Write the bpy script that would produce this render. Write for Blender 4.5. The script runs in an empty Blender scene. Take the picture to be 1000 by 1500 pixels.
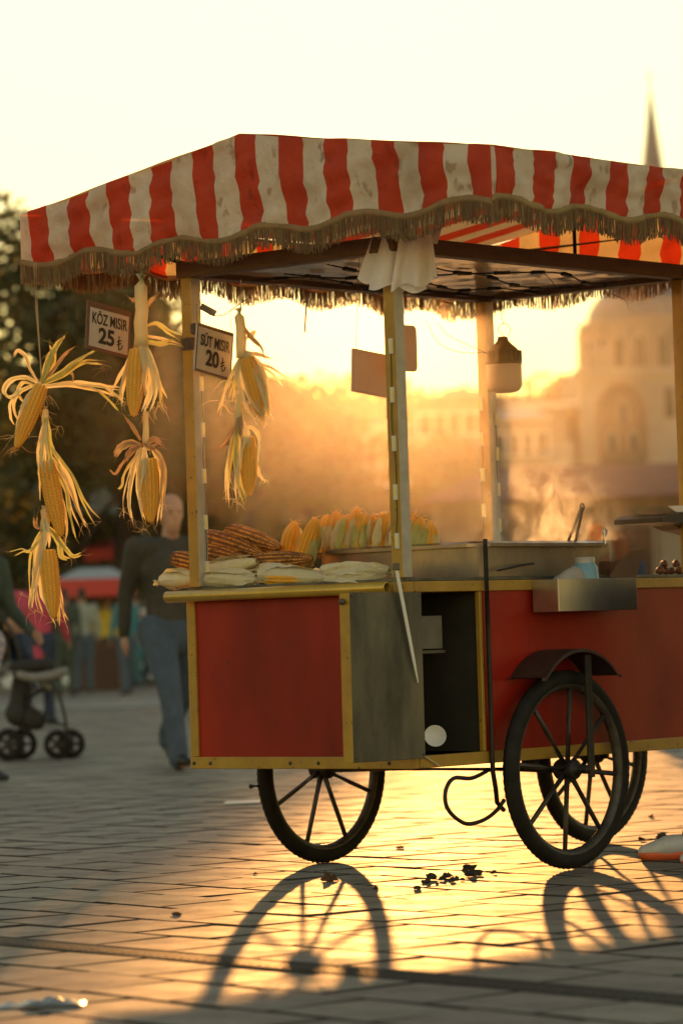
import bpy, bmesh, math, random
from mathutils import Vector, Matrix, Quaternion, noise
sc = bpy.context.scene
COL = sc.collection
R = math.radians

# ------------------------------------------------------------------ camera
F_PX, PITCH, ROLL, CAM_H = 5066.0, 0.0356, 0.0319, 0.8474     # solved from the cart's edges and wheels
cam_d = bpy.data.cameras.new('camera'); cam = bpy.data.objects.new('camera', cam_d); COL.objects.link(cam)
cam_d.sensor_fit = 'VERTICAL'; cam_d.sensor_height = 36.0; cam_d.lens = F_PX / 1500 * 36.0
cam_d.clip_start = 0.1; cam_d.clip_end = 6000
cam.matrix_world = Matrix.Translation((0, 0, CAM_H)) @ Matrix.Rotation(math.pi/2 + PITCH, 4, 'X') @ Matrix.Rotation(-ROLL, 4, 'Z')
cam_d.dof.use_dof = True; cam_d.dof.focus_distance = 11.95; cam_d.dof.aperture_fstop = 3.2; cam_d.dof.aperture_blades = 9
sc.camera = cam
# ------------------------------------------------------------------ sky and sun
SUN_AZ, SUN_EL = 0.0076, R(4.96)
w = bpy.data.worlds.new('World'); sc.world = w; w.use_nodes = True
nt = w.node_tree; bg = nt.nodes['Background']
sky = nt.nodes.new('ShaderNodeTexSky'); sky.sky_type = 'NISHITA'; sky.sun_disc = False
sky.sun_elevation = SUN_EL; sky.sun_rotation = SUN_AZ; sky.air_density = 1.25; sky.dust_density = 0.03; sky.ozone_density = 0.0
nt.links.new(sky.outputs[0], bg.inputs[0]); bg.inputs[1].default_value = 0.15
sun_d = bpy.data.lights.new('sun', 'SUN'); sun_d.energy = 3.8; sun_d.angle = R(0.55); sun_d.color = (1.0, 0.43, 0.11)
sun = bpy.data.objects.new('sun', sun_d); COL.objects.link(sun)
SUN_DIR = Vector((math.sin(SUN_AZ)*math.cos(SUN_EL), math.cos(SUN_AZ)*math.cos(SUN_EL), math.sin(SUN_EL)))
sun.rotation_euler = SUN_DIR.to_track_quat('Z', 'Y').to_euler(); sun.location = (0, 30, 30)
sc.view_settings.view_transform = 'Standard'; sc.view_settings.look = 'None'
sc.view_settings.exposure = 0.75; sc.view_settings.gamma = 1.0; sc.view_settings.use_curve_mapping = False
sc.render.engine = 'CYCLES'
cy = sc.cycles
cy.use_denoising = True
try: cy.denoiser = 'OPENIMAGEDENOISE'
except Exception: pass
cy.max_bounces = 8; cy.diffuse_bounces = 3; cy.glossy_bounces = 3; cy.transmission_bounces = 6; cy.transparent_max_bounces = 12
cy.volume_bounces = 0; cy.caustics_reflective = False; cy.caustics_refractive = False; cy.sample_clamp_indirect = 6
cy.use_adaptive_sampling = True; cy.adaptive_threshold = 0.01
cy.volume_step_rate = 1.0; cy.volume_max_steps = 256

# ------------------------------------------------------------------ pixels (of the 1000x1500 photo) to points
def ray(x, y):
    dx, dy = x-500, y-750
    cr, sr = math.cos(ROLL), math.sin(ROLL)
    X = dx*cr - dy*sr; Y = dx*sr + dy*cr
    c, s = math.cos(PITCH), math.sin(PITCH)
    return Vector((X/F_PX, c + Y/F_PX*s, s - Y/F_PX*c))
def on_ground(x, y, z=0.0):
    r = ray(x, y); return Vector((0, 0, CAM_H)) + r*((z-CAM_H)/r.z)
def at_depth(x, y, Y):
    r = ray(x, y); return Vector((0, 0, CAM_H)) + r*(Y/r.y)
CART_X, CART_Y, YAW = 0.2135, 11.6787, 0.8537
CART_M = Matrix.Translation((CART_X, CART_Y, 0)) @ Matrix.Rotation(YAW, 4, 'Z')
CART_I = CART_M.inverted()
def on_cart(x, y, axis, val):                 # pixel on a plane of the cart's own axes (0 = along, 1 = across), in world space
    o = CART_I @ Vector((0, 0, CAM_H)); e = CART_I @ (ray(x, y) + Vector((0, 0, CAM_H))) - o
    return CART_M @ (o + e*((val-o[axis])/e[axis]))
def cartp(u, v, z): return CART_M @ Vector((u, v, z))

# ------------------------------------------------------------------ materials
MAT = {}
def N(nt, t, **kw):
    n = nt.nodes.new(t)
    for k, v in kw.items(): setattr(n, k, v)
    return n
def mat(name, col, rough=0.6, metal=0.0, spec=0.5, col2=None, nscale=8.0, stretch=(1, 1, 1), lo=0.35, hi=0.7,
        bump=0.0, bscale=60.0, bdist=0.002, transl=0.0, tcol=None, vary=None, vamount=0.15, rvar=0.0, coat=0.0, alpha=1.0, speck=None):
    m = bpy.data.materials.new(name); m.use_nodes = True; nt = m.node_tree
    b = nt.nodes['Principled BSDF']; out = nt.nodes['Material Output']
    b.inputs['Base Color'].default_value = (*col, 1); b.inputs['Roughness'].default_value = rough
    b.inputs['Metallic'].default_value = metal; b.inputs['Specular IOR Level'].default_value = spec
    b.inputs['Coat Weight'].default_value = coat; b.inputs['Alpha'].default_value = alpha
    tc = N(nt, 'ShaderNodeTexCoord'); mp = N(nt, 'ShaderNodeMapping'); mp.inputs['Scale'].default_value = stretch
    nt.links.new(tc.outputs['Object'], mp.inputs[0])
    colour = None
    if col2 is not None:
        nz = N(nt, 'ShaderNodeTexNoise'); nz.inputs['Scale'].default_value = nscale; nz.inputs['Detail'].default_value = 6; nz.inputs['Roughness'].default_value = 0.62
        nt.links.new(mp.outputs[0], nz.inputs['Vector'])
        rp = N(nt, 'ShaderNodeValToRGB'); rp.color_ramp.elements[0].position = lo; rp.color_ramp.elements[1].position = hi
        rp.color_ramp.elements[0].color = (*col, 1); rp.color_ramp.elements[1].color = (*col2, 1)
        nt.links.new(nz.outputs['Fac'], rp.inputs[0]); colour = rp.outputs[0]
        if rvar:
            mr = N(nt, 'ShaderNodeMapRange'); mr.inputs['From Min'].default_value = 0.3; mr.inputs['From Max'].default_value = 0.7
            mr.inputs['To Min'].default_value = rough-rvar; mr.inputs['To Max'].default_value = rough+rvar
            nt.links.new(nz.outputs['Fac'], mr.inputs['Value']); nt.links.new(mr.outputs[0], b.inputs['Roughness'])
    if speck is not None:                       # small dark spots: (colour, scale, threshold)
        n2 = N(nt, 'ShaderNodeTexNoise'); n2.inputs['Scale'].default_value = speck[1]; n2.inputs['Detail'].default_value = 3
        nt.links.new(mp.outputs[0], n2.inputs['Vector'])
        r2 = N(nt, 'ShaderNodeValToRGB'); r2.color_ramp.elements[0].position = speck[2]; r2.color_ramp.elements[1].position = speck[2]+0.06
        nt.links.new(n2.outputs['Fac'], r2.inputs[0])
        mx = N(nt, 'ShaderNodeMix', data_type='RGBA'); mx.inputs[7].default_value = (*speck[0], 1)
        nt.links.new(r2.outputs[0], mx.inputs[0])
        if colour is not None: nt.links.new(colour, mx.inputs[6])
        else: mx.inputs[6].default_value = (*col, 1)
        colour = mx.outputs[2]
    if vary:                                    # 'object' or 'island': every piece a little different
        if vary == 'object': oi = N(nt, 'ShaderNodeObjectInfo'); rnd = oi.outputs['Random']
        else: gi = N(nt, 'ShaderNodeNewGeometry'); rnd = gi.outputs['Random Per Island']
        hs = N(nt, 'ShaderNodeHueSaturation')
        mr = N(nt, 'ShaderNodeMapRange'); mr.inputs['To Min'].default_value = 1-vamount; mr.inputs['To Max'].default_value = 1+vamount
        nt.links.new(rnd, mr.inputs['Value']); nt.links.new(mr.outputs[0], hs.inputs['Value'])
        m2 = N(nt, 'ShaderNodeMath', operation='MULTIPLY_ADD'); m2.inputs[1].default_value = 0.05*vamount/0.15; m2.inputs[2].default_value = 0.5-0.025*vamount/0.15
        nt.links.new(rnd, m2.inputs[0]); nt.links.new(m2.outputs[0], hs.inputs['Hue'])
        if colour is not None: nt.links.new(colour, hs.inputs['Color'])
        else: hs.inputs['Color'].default_value = (*col, 1)
        colour = hs.outputs[0]
    if colour is not None: nt.links.new(colour, b.inputs['Base Color'])
    if bump:
        bz = N(nt, 'ShaderNodeTexNoise'); bz.inputs['Scale'].default_value = bscale; bz.inputs['Detail'].default_value = 5
        nt.links.new(mp.outputs[0], bz.inputs['Vector'])
        bp = N(nt, 'ShaderNodeBump'); bp.inputs['Strength'].default_value = bump; bp.inputs['Distance'].default_value = bdist
        nt.links.new(bz.outputs['Fac'], bp.inputs['Height']); nt.links.new(bp.outputs[0], b.inputs['Normal'])
    if transl:
        tr = N(nt, 'ShaderNodeBsdfTranslucent'); mix = N(nt, 'ShaderNodeMixShader'); mix.inputs[0].default_value = transl
        if tcol is not None: tr.inputs[0].default_value = (*tcol, 1)
        elif colour is not None: nt.links.new(colour, tr.inputs[0])
        else: tr.inputs[0].default_value = (*col, 1)
        nt.links.new(b.outputs[0], mix.inputs[1]); nt.links.new(tr.outputs[0], mix.inputs[2]); nt.links.new(mix.outputs[0], out.inputs[0])
    MAT[name] = m; return m
def noisy_bark(name, c1, c2): return mat(name, c1, 0.9, col2=c2, nscale=5, stretch=(1, 1, .25), bump=.6, bscale=14, bdist=.03)

mat('red_paint', (.38, .016, .006), .42, spec=.3, col2=(.20, .010, .005), nscale=2.2, stretch=(1, 1, .45), bump=.3, bscale=3.2, bdist=.012, rvar=.10, speck=((.13, .02, .010), 34, .69))
mat('yellow_paint', (.46, .27, .035), .42, col2=(.34, .19, .03), nscale=9, bump=.2, bscale=40, speck=((.10, .06, .03), 55, .66), rvar=.08)
mat('brass_tube', (.60, .40, .07), .3, .35, col2=(.45, .29, .05), nscale=7, stretch=(1, 1, 1), speck=((.16, .10, .04), 60, .70))
mat('grey_post', (.50, .46, .40), .5, .2, col2=(.36, .33, .28), nscale=12, bump=.2, bscale=40)
mat('steel', (.15, .145, .118), .48, .5, col2=(.06, .058, .045), nscale=6, stretch=(1, 1, .35), bump=.15, bscale=70, speck=((.05, .045, .04), 90, .69), rvar=.12)
mat('bright_steel', (.62, .61, .60), .30, 1.0, col2=(.50, .49, .48), nscale=9, bump=.06, bscale=9, bdist=.004)
mat('pan_steel', (.36, .30, .24), .35, .8, col2=(.22, .17, .13), nscale=6, stretch=(1, 1, .4), bump=.15, bscale=50, rvar=.12)
mat('dark_iron', (.02, .018, .017), .55, .3, col2=(.045, .034, .026), nscale=18, bump=.3, bscale=60)
mat('rusty_iron', (.035, .022, .017), .6, .3, col2=(.07, .036, .022), nscale=14, bump=.4, bscale=60)
mat('rubber', (.010, .010, .009), .7, spec=.25, col2=(.024, .021, .018), nscale=16, bump=.3, bscale=120)
mat('rim_metal', (.11, .10, .09), .5, .5, col2=(.05, .042, .035), nscale=20, bump=.3, bscale=90)
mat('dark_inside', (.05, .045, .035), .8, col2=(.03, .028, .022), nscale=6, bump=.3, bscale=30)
mat('grey_plate', (.22, .21, .18), .55, .3, col2=(.14, .13, .11), nscale=8)
mat('ceiling_sheet', (.72, .66, .54), .16, spec=.9, col2=(.50, .44, .36), nscale=4, bump=.3, bscale=3, bdist=.02)
mat('beam_wood', (.16, .085, .04), .55, col2=(.10, .05, .025), nscale=6, stretch=(1, 1, 6), bump=.3, bscale=30)
mat('white_cloth', (.86, .79, .68), .75, col2=(.56, .48, .38), nscale=4, stretch=(1.3, 1.3, 1.0), lo=.42, hi=.80, transl=.36, tcol=(.85, .60, .25), bump=.9, bscale=9, bdist=.022, speck=((.46, .39, .30), 12, .61))
mat('red_cloth', (.64, .075, .025), .7, col2=(.44, .045, .02), nscale=4, stretch=(1.3, 1.3, 1.0), lo=.40, hi=.80, transl=.36, tcol=(.80, .06, .015), bump=.9, bscale=9, bdist=.022, speck=((.42, .05, .02), 12, .61))
mat('fringe_cord', (.34, .215, .11), .85, col2=(.25, .155, .08), nscale=20, transl=.15, vary='island', vamount=.18)
mat('led_case', (.72, .70, .62), .35, col2=(.6, .57, .48), nscale=30)
mat('led_lens', (.80, .68, .25), .3)
mat('black_wire', (.02, .018, .016), .5)
mat('dark_tape', (.12, .08, .05), .6, col2=(.07, .05, .035), nscale=30)
mat('kernel', (.96, .52, .04), .36, col2=(.92, .40, .03), nscale=2.5, stretch=(1, 1, 4), transl=.12, tcol=(.9, .42, .03), vary='object', vamount=.06)
mat('roast_kernel', (.80, .36, .045), .42, col2=(.10, .04, .014), nscale=1.9, stretch=(1, 1, 5), lo=.44, hi=.62, speck=((.018, .012, .008), 4.5, .60))
mat('kernel_gap', (.74, .35, .035), .6); mat('roast_gap', (.16, .065, .02), .7)
mat('husk', (.80, .70, .44), .6, col2=(.66, .58, .30), nscale=14, stretch=(1, 1, .5), transl=.36, tcol=(.92, .74, .34), vary='island', vamount=.16, bump=.4, bscale=90)
mat('husk_green', (.42, .46, .13), .6, col2=(.66, .58, .25), nscale=10, transl=.34, tcol=(.74, .64, .18), vary='island', vamount=.2, bump=.4, bscale=90)
mat('husk_brown', (.42, .30, .16), .7, col2=(.26, .16, .08), nscale=14, transl=.25, tcol=(.65, .40, .16), vary='island', vamount=.2, bump=.4, bscale=90)
mat('husk_pale', (.82, .75, .56), .55, col2=(.66, .63, .38), nscale=16, stretch=(1, 1, 1), transl=.2, tcol=(.8, .7, .35), vary='object', vamount=.08, bump=.5, bscale=70, bdist=.003)
mat('silk', (.62, .42, .18), .6, transl=.4, tcol=(.9, .6, .2))
mat('cord', (.45, .33, .2), .8)
mat('sign_white', (.62, .56, .50), .5, col2=(.52, .46, .40), nscale=12, transl=.12, tcol=(.8, .6, .35))
mat('sign_brown', (.16, .075, .04), .6)
mat('sign_ink', (.03, .022, .02), .6)
mat('board_back', (.58, .50, .40), .6, col2=(.48, .40, .31), nscale=9, transl=.3, tcol=(.9, .6, .28))
mat('bag_plastic', (.95, .93, .96), .4, transl=.35, tcol=(.97, .86, .80), bump=.3, bscale=24, bdist=.006)
mat('lamp_cap', (.36, .26, .14), .5, col2=(.28, .2, .11), nscale=10, transl=.2, tcol=(.8, .45, .12))
mat('lamp_globe', (.88, .80, .74), .3, transl=.6, tcol=(.97, .82, .66))
mat('blue_plastic', (.16, .36, .52), .35, col2=(.30, .50, .62), nscale=7, transl=.12, tcol=(.3, .5, .7))
mat('clear_plastic', (.60, .57, .54), .25, col2=(.46, .42, .38), nscale=9, transl=.3, tcol=(.7, .55, .4))
mat('cardboard', (.17, .10, .055), .8, col2=(.11, .06, .035), nscale=6, bump=.3, bscale=40)
mat('chestnut', (.09, .035, .018), .35, col2=(.16, .06, .025), nscale=18)
mat('white_paper', (.80, .79, .77), .5)
mat('charcoal', (.02, .018, .016), .85, col2=(.05, .04, .03), nscale=40, bump=.6, bscale=80)
mat('dry_leaf', (.12, .06, .025), .8, transl=.15)
mat('water', (.16, .12, .07), .08)
mat('foil', (.20, .20, .20), .3, .4, bump=.5, bscale=30)
mat('paver', (.265, .215, .170), .66, col2=(.175, .142, .114), nscale=5, rvar=.10, bump=.55, bscale=70, bdist=.0022, vary='object', vamount=.12, speck=((.07, .055, .045), 22, .66), spec=.26)
mat('paver_mass', (.265, .215, .170), .68, col2=(.185, .150, .120), nscale=5, rvar=.09, bump=.5, bscale=60, bdist=.0022, vary='island', vamount=.12, spec=.26)
mat('joint_sand', (.045, .037, .03), .95, col2=(.07, .055, .04), nscale=30)
mat('drain_iron', (.022, .02, .018), .6, .2, col2=(.05, .04, .03), nscale=25, bump=.3, bscale=80)
mat('drain_edge', (.035, .03, .026), .6, .2, col2=(.02, .018, .016), nscale=14)
mat('paver_edge', (.055, .046, .038), .9, spec=.1)  # dark joint dirt; on the bevels it also paints in the edge shade

# ------------------------------------------------------------------ mesh helpers
def tag(o, label=None, cat=None, group=None, kind=None):
    if label: o['label'] = label
    if cat: o['category'] = cat
    if group: o['group'] = group
    if kind: o['kind'] = kind
    return o
def empty(name, loc, rz=0.0, label=None, cat=None, group=None):
    o = bpy.data.objects.new(name, None); COL.objects.link(o); o.location = loc; o.rotation_euler = (0, 0, rz); o.empty_display_size = .1
    return tag(o, label, cat, group)
def frame_of(d, hint=Vector((0, 0, 1))):
    d = d.normalized()
    if abs(d.dot(hint)) > .98: hint = Vector((1, 0, 0))
    a = d.cross(hint).normalized(); b = a.cross(d).normalized()
    return a, b
def smooth_path(pts, n):
    """Catmull-Rom through pts, n points out"""
    P = [2*pts[0]-pts[1]] + list(pts) + [2*pts[-1]-pts[-2]]; m = len(pts)-1; out = []
    for i in range(n):
        t = i/(n-1)*m; k = min(int(t), m-1); f = t-k
        p0, p1, p2, p3 = P[k], P[k+1], P[k+2], P[k+3]
        out.append(.5*((2*p1) + (p2-p0)*f + (2*p0-5*p1+4*p2-p3)*f*f + (3*p1-p0-3*p2+p3)*f**3))
    return out
class MB:
    def __init__(s): s.v = []; s.f = []; s.m = []
    def add(s, vs, fs, mi=0):
        o = len(s.v); s.v += [Vector(v) for v in vs]; s.f += [tuple(i+o for i in f) for f in fs]; s.m += [mi]*len(fs); return s
    def box(s, a, b, mi=0):
        (x0, y0, z0), (x1, y1, z1) = a, b
        return s.add([(x0,y0,z0),(x1,y0,z0),(x1,y1,z0),(x0,y1,z0),(x0,y0,z1),(x1,y0,z1),(x1,y1,z1),(x0,y1,z1)],
                     [(0,3,2,1),(4,5,6,7),(0,1,5,4),(1,2,6,5),(2,3,7,6),(3,0,4,7)], mi)
    def obox(s, c, ax, ay, az, mi=0):         # centre and three half-axes
        c = Vector(c); vs = [c+i*ax+j*ay+k*az for k in (-1,1) for j in (-1,1) for i in (-1,1)]
        return s.add(vs, [(0,2,3,1),(4,5,7,6),(0,1,5,4),(1,3,7,5),(3,2,6,7),(2,0,4,6)], mi)
    def bar(s, p, q, w, h, mi=0, hint=Vector((0,0,1))):
        p, q = Vector(p), Vector(q); a, b = frame_of(q-p, hint)
        return s.obox((p+q)/2, a*w/2, (q-p)/2, b*h/2, mi)
    def tube(s, pts, r, n=8, mi=0, caps=True):
        pts = [Vector(p) for p in pts]; rs = r if isinstance(r, (list, tuple)) else [r]*len(pts)
        o = len(s.v); a = None
        for i, p in enumerate(pts):
            d = (pts[min(i+1, len(pts)-1)] - pts[max(i-1, 0)])
            if d.length < 1e-9: d = Vector((0, 0, 1))
            d.normalize()
            if a is None: a, b = frame_of(d)
            else:
                a = (a - d*a.dot(d)); a = a.normalized() if a.length > 1e-6 else frame_of(d)[0]; b = d.cross(a)
            for k in range(n):
                t = 2*math.pi*k/n; s.v.append(p + (a*math.cos(t)+b*math.sin(t))*rs[i])
        for i in range(len(pts)-1):
            for k in range(n):
                k2 = (k+1) % n; s.f.append((o+i*n+k, o+i*n+k2, o+(i+1)*n+k2, o+(i+1)*n+k)); s.m.append(mi)
        if caps:
            s.f.append(tuple(o+k for k in range(n))[::-1]); s.m.append(mi)
            s.f.append(tuple(o+(len(pts)-1)*n+k for k in range(n))); s.m.append(mi)
        return s
    def lathe(s, p, axis, prof, n=24, mi=0, squash=None):
        """prof: (along, radius) pairs"""
        p = Vector(p); axis = Vector(axis).normalized(); a, b = frame_of(axis); o = len(s.v)
        for (t, r) in prof:
            for k in range(n):
                g = 2*math.pi*k/n; s.v.append(p + axis*t + (a*math.cos(g)+b*math.sin(g)*(squash or 1))*r)
        for i in range(len(prof)-1):
            for k in range(n):
                k2 = (k+1) % n; s.f.append((o+i*n+k, o+i*n+k2, o+(i+1)*n+k2, o+(i+1)*n+k)); s.m.append(mi)
        return s
    def grid(s, rows, mi=0):
        o = len(s.v); nr, nc = len(rows), len(rows[0])
        for r in rows: s.v += [Vector(q) for q in r]
        for i in range(nr-1):
            for j in range(nc-1):
                s.f.append((o+i*nc+j, o+i*nc+j+1, o+(i+1)*nc+j+1, o+(i+1)*nc+j)); s.m.append(mi if not callable(mi) else mi(i, j))
        return s
    def mesh(s, name, mats, smooth=False, off=None):
        me = bpy.data.meshes.new(name); off = off or Vector((0, 0, 0))
        me.from_pydata([v-off for v in s.v], [], s.f)
        for m in (mats if isinstance(mats, (list, tuple)) else [mats]): me.materials.append(MAT[m] if isinstance(m, str) else m)
        me.polygons.foreach_set('material_index', s.m)
        if smooth: me.polygons.foreach_set('use_smooth', [True]*len(me.polygons))
        me.update(); return me
    def build(s, name, mats, parent=None, smooth=False, bevel=0.0, origin=None, world=False):
        """world=True: vertices are in world space and the parent is an unrotated empty"""
        off = origin if origin is not None else (parent.location if (parent is not None and world) else None)
        o = bpy.data.objects.new(name, s.mesh(name, mats, smooth, off)); COL.objects.link(o)
        if origin is not None: o.location = origin
        if parent is not None: o.parent = parent
        if bevel:
            b = o.modifiers.new('bevel', 'BEVEL'); b.width = bevel; b.segments = 2; b.limit_method = 'ANGLE'; b.harden_normals = False
        return o
def link(o): COL.objects.link(o); return o
def copy_tree(o, parent=None):
    c = o.copy(); COL.objects.link(c); c.parent = parent
    for ch in list(o.children): copy_tree(ch, c)
    return c
rng = random.Random(7)
U = rng.uniform

# ------------------------------------------------------------------ ground
def make_ground():
    mb = MB(); S = 3000
    mb.add([(-S, -60, -.022), (S, -60, -.022), (S, S, -.022), (-S, S, -.022)], [(0, 1, 2, 3)])
    m = bpy.data.materials.new('far_paving'); m.use_nodes = True; t = m.node_tree; b = t.nodes['Principled BSDF']
    tc = N(t, 'ShaderNodeTexCoord'); mp = N(t, 'ShaderNodeMapping'); mp.inputs['Rotation'].default_value = (0, 0, R(47.6))
    t.links.new(tc.outputs['Object'], mp.inputs[0])
    br = N(t, 'ShaderNodeTexBrick'); br.inputs['Scale'].default_value = 1; br.inputs['Brick Width'].default_value = .37; br.inputs['Row Height'].default_value = .31
    br.inputs['Mortar Size'].default_value = .006; br.inputs['Color1'].default_value = (.27, .22, .175, 1); br.inputs['Color2'].default_value = (.21, .17, .137, 1); br.inputs['Mortar'].default_value = (.06, .05, .04, 1)
    t.links.new(mp.outputs[0], br.inputs[0]); t.links.new(br.outputs[0], b.inputs['Base Color']); b.inputs['Roughness'].default_value = .5
    bp = N(t, 'ShaderNodeBump'); bp.inputs['Strength'].default_value = .4; bp.inputs['Distance'].default_value = .02
    nz = N(t, 'ShaderNodeTexNoise'); nz.inputs['Scale'].default_value = 2.2; nz.inputs['Detail'].default_value = 5
    t.links.new(tc.outputs['Object'], nz.inputs['Vector']); t.links.new(nz.outputs['Fac'], bp.inputs['Height']); t.links.new(bp.outputs[0], b.inputs['Normal'])
    MAT['far_paving'] = m
    return tag(mb.build('plaza_ground', 'far_paving'), kind='structure')
ground = make_ground()
PAVE_A = R(-47.6); PA = Vector((math.cos(PAVE_A), math.sin(PAVE_A), 0)); PB = Vector((-math.sin(PAVE_A), math.cos(PAVE_A), 0))
D0 = on_ground(0, 1384); D1 = on_ground(1000, 1473); PA = (D1-D0).normalized(); PA.z = 0; PB = Vector((-PA.y, PA.x, 0))
DRAIN_W = .135
def make_pavers():
    bed = MB(); bed.add([(-12, 5.0, -.016), (12, 5.0, -.016), (12, 46, -.016), (-12, 46, -.016)], [(0, 1, 2, 3)])
    tag(bed.build('joint_bed', 'joint_sand'), kind='structure')
    mound = tag(bpy.data.objects.new('paved_plaza', None), kind='structure'); link(mound)
    base_meshes = []
    LN, RW, G = .372, .312, .004
    def paver_mb(o=Vector((0, 0, 0)), tilt=(0, 0), dz=0.0, mb=None):
        mb = mb or MB(); a, b = LN/2-G, RW/2-G; c = .009
        def P(i, j, z): return o + PA*i + PB*j + Vector((0, 0, z + dz + (i*tilt[0] + j*tilt[1] if z > -.02 else 0)))
        vs = [P(i, j, -.03) for i, j in ((-a,-b),(a,-b),(a,b),(-a,b))] + [P(i, j, -.0075) for i, j in ((-a,-b),(a,-b),(a,b),(-a,b))] + \
             [P(i, j, 0) for i, j in ((-a+c,-b+c),(a-c,-b+c),(a-c,b-c),(-a+c,b-c))]
        fs = [(8, 9, 10, 11)] + [(k, (k+1) % 4, 4+(k+1) % 4, 4+k) for k in range(4)] + [(4+k, 4+(k+1) % 4, 8+(k+1) % 4, 8+k) for k in range(4)]
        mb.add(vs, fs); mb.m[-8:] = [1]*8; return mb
    spots = []
    for row in range(-12, 130):
        off = (row*0.5 + (0.12 if row % 3 == 0 else 0)) * LN + U(-.02, .02)
        bc = (row+.5)*RW + (DRAIN_W if row >= 0 else -.004)
        for k in range(-110, 110):
            c = Vector((D0.x, D0.y, 0)) + PA*(k*LN+off) + PB*bc
            if 5.6 < c.y < 44 and abs(c.x) < .125*c.y + 1.1: spots.append(c)
    vis = [c for c in spots if abs(c.x) < .1*c.y+.3 and c.y > 7.0]
    vis.sort(key=lambda c: c.y); near = vis[:285]; ids = set(id(c) for c in near)
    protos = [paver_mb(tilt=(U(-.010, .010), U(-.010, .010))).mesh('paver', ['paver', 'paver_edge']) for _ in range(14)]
    for c in near:
        o = bpy.data.objects.new('paver', rng.choice(protos)); link(o); o.location = c + Vector((0, 0, U(-.0016, .0016))); o.parent = mound
        if rng.random() < .5: o.rotation_euler = (0, 0, math.pi)
    rest = MB()
    for c in spots:
        if id(c) not in ids: paver_mb(c, (U(-.006, .006), U(-.006, .006)), U(-.0016, .0016), rest)
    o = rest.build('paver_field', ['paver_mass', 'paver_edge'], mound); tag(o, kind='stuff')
make_pavers()
def make_drain():
    o = Vector((D0.x, D0.y, 0)); root = empty('drain_channel', o + PA*1.2 + PB*DRAIN_W/2, 0, 'long iron drain channel with slotted grate set in the paving', 'drain')
    def strip(b0, b1, z0, z1, name, m):
        mb = MB(); c = o + PA*1.2 + PB*(b0+b1)/2 + Vector((0, 0, (z0+z1)/2)); mb.obox(c, PA*6.2, PB*(b1-b0)/2, Vector((0, 0, (z1-z0)/2)))
        return mb.build(name, m, root, world=True, bevel=.002)
    strip(.003, .014, -.05, .003, 'edge_rail', 'drain_edge'); strip(DRAIN_W-.016, DRAIN_W-.004, -.05, .006, 'edge_rail', 'drain_edge')
    strip(.015, DRAIN_W-.017, -.09, -.055, 'channel_floor', 'joint_sand')
    mb = MB(); n = 0
    t = -5.0
    while t < 7.4:
        c = o + PA*t + PB*DRAIN_W*.5; mb.obox(c + Vector((0, 0, -.006)), PA*.0085, PB*(DRAIN_W/2-.017), Vector((0, 0, .010))); t += .034
    for b in (.045, .09):
        mb.obox(o + PA*1.2 + PB*b + Vector((0, 0, -.0085)), PA*6.2, PB*.006, Vector((0, 0, .010)))
    g = mb.build('grate_bars', 'drain_iron', root, world=True); tag(g, kind='stuff')
make_drain()

# ------------------------------------------------------------------ the corn cart (own axes: x along, y across to the far side)
W, L, ZB, ZR, ZT = 1.025, 2.25, .389, .985, 1.022
cart = empty('corn_cart', (CART_X, CART_Y, 0), YAW, 'red and yellow three wheeled corn cart under a red and white striped canopy', 'food cart')
def cpart(mb, name, m, parent=None, smooth=False, bevel=0.0):
    return mb.build(name, m, parent or cart, smooth, bevel)
def cbox(name, a, b, m, parent=None, bevel=.003): return cpart(MB().box(a, b), name, m, parent, False, bevel)
# body
end_p = cbox('end_panel', (.004, .03, ZB+.03), (.016, W-.03, ZR), 'red_paint', bevel=0)
end_p['label'] = 'red painted panel on the short end'
side_p = cbox('side_panel', (.405, .004, ZB+.03), (L-.03, .016, ZR), 'red_paint', bevel=0)
cbox('side_panel', (.03, W-.016, ZB+.03), (L-.03, W-.004, ZR), 'red_paint', bevel=0)
cbox('end_panel', (L-.016, .03, ZB+.03), (L-.004, W-.03, ZR), 'red_paint', bevel=0)
cbox('bottom_rail', (-.006, -.004, ZB), (.03, W+.004, ZB+.042), 'yellow_paint')
cbox('bottom_rail', (.031, -.006, ZB), (L, .03, ZB+.042), 'yellow_paint')
cbox('bottom_rail', (.031, W-.03, ZB), (L, W+.006, ZB+.042), 'yellow_paint')
cbox('bottom_rail', (L-.03, .031, ZB+.001), (L-.002, W-.031, ZB+.041), 'yellow_paint')
cbox('top_rail', (.0315, -.008, ZR), (L, .03, ZT), 'yellow_paint')
cbox('top_rail', (-.008, -.006, ZR), (.031, W+.004, ZT), 'yellow_paint')
cbox('top_rail', (.0315, W-.03, ZR), (L, W+.006, ZT), 'yellow_paint')
for u0, v0 in ((-.004, W-.036), (-.004, -.002), (L-.04, W-.036), (L-.04, -.002)):
    cbox('corner_stile', (u0, v0, ZB+.0425), (u0+.04, v0+.04, ZR-.0005), 'yellow_paint')
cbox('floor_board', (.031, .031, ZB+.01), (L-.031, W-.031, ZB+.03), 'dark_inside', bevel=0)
cbox('counter_top', (.0, .0, ZT+.0005), (L-.005, W-.005, ZT+.012), 'steel', bevel=.002)
for v in (.1, .42, .55, .93, W-.015): cpart(MB().lathe((-.006, v, ZB+.02), (-1, 0, 0), [(0, .007), (.004, .006), (.006, .0)], 8), 'bolt', 'rim_metal', smooth=True)
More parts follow.
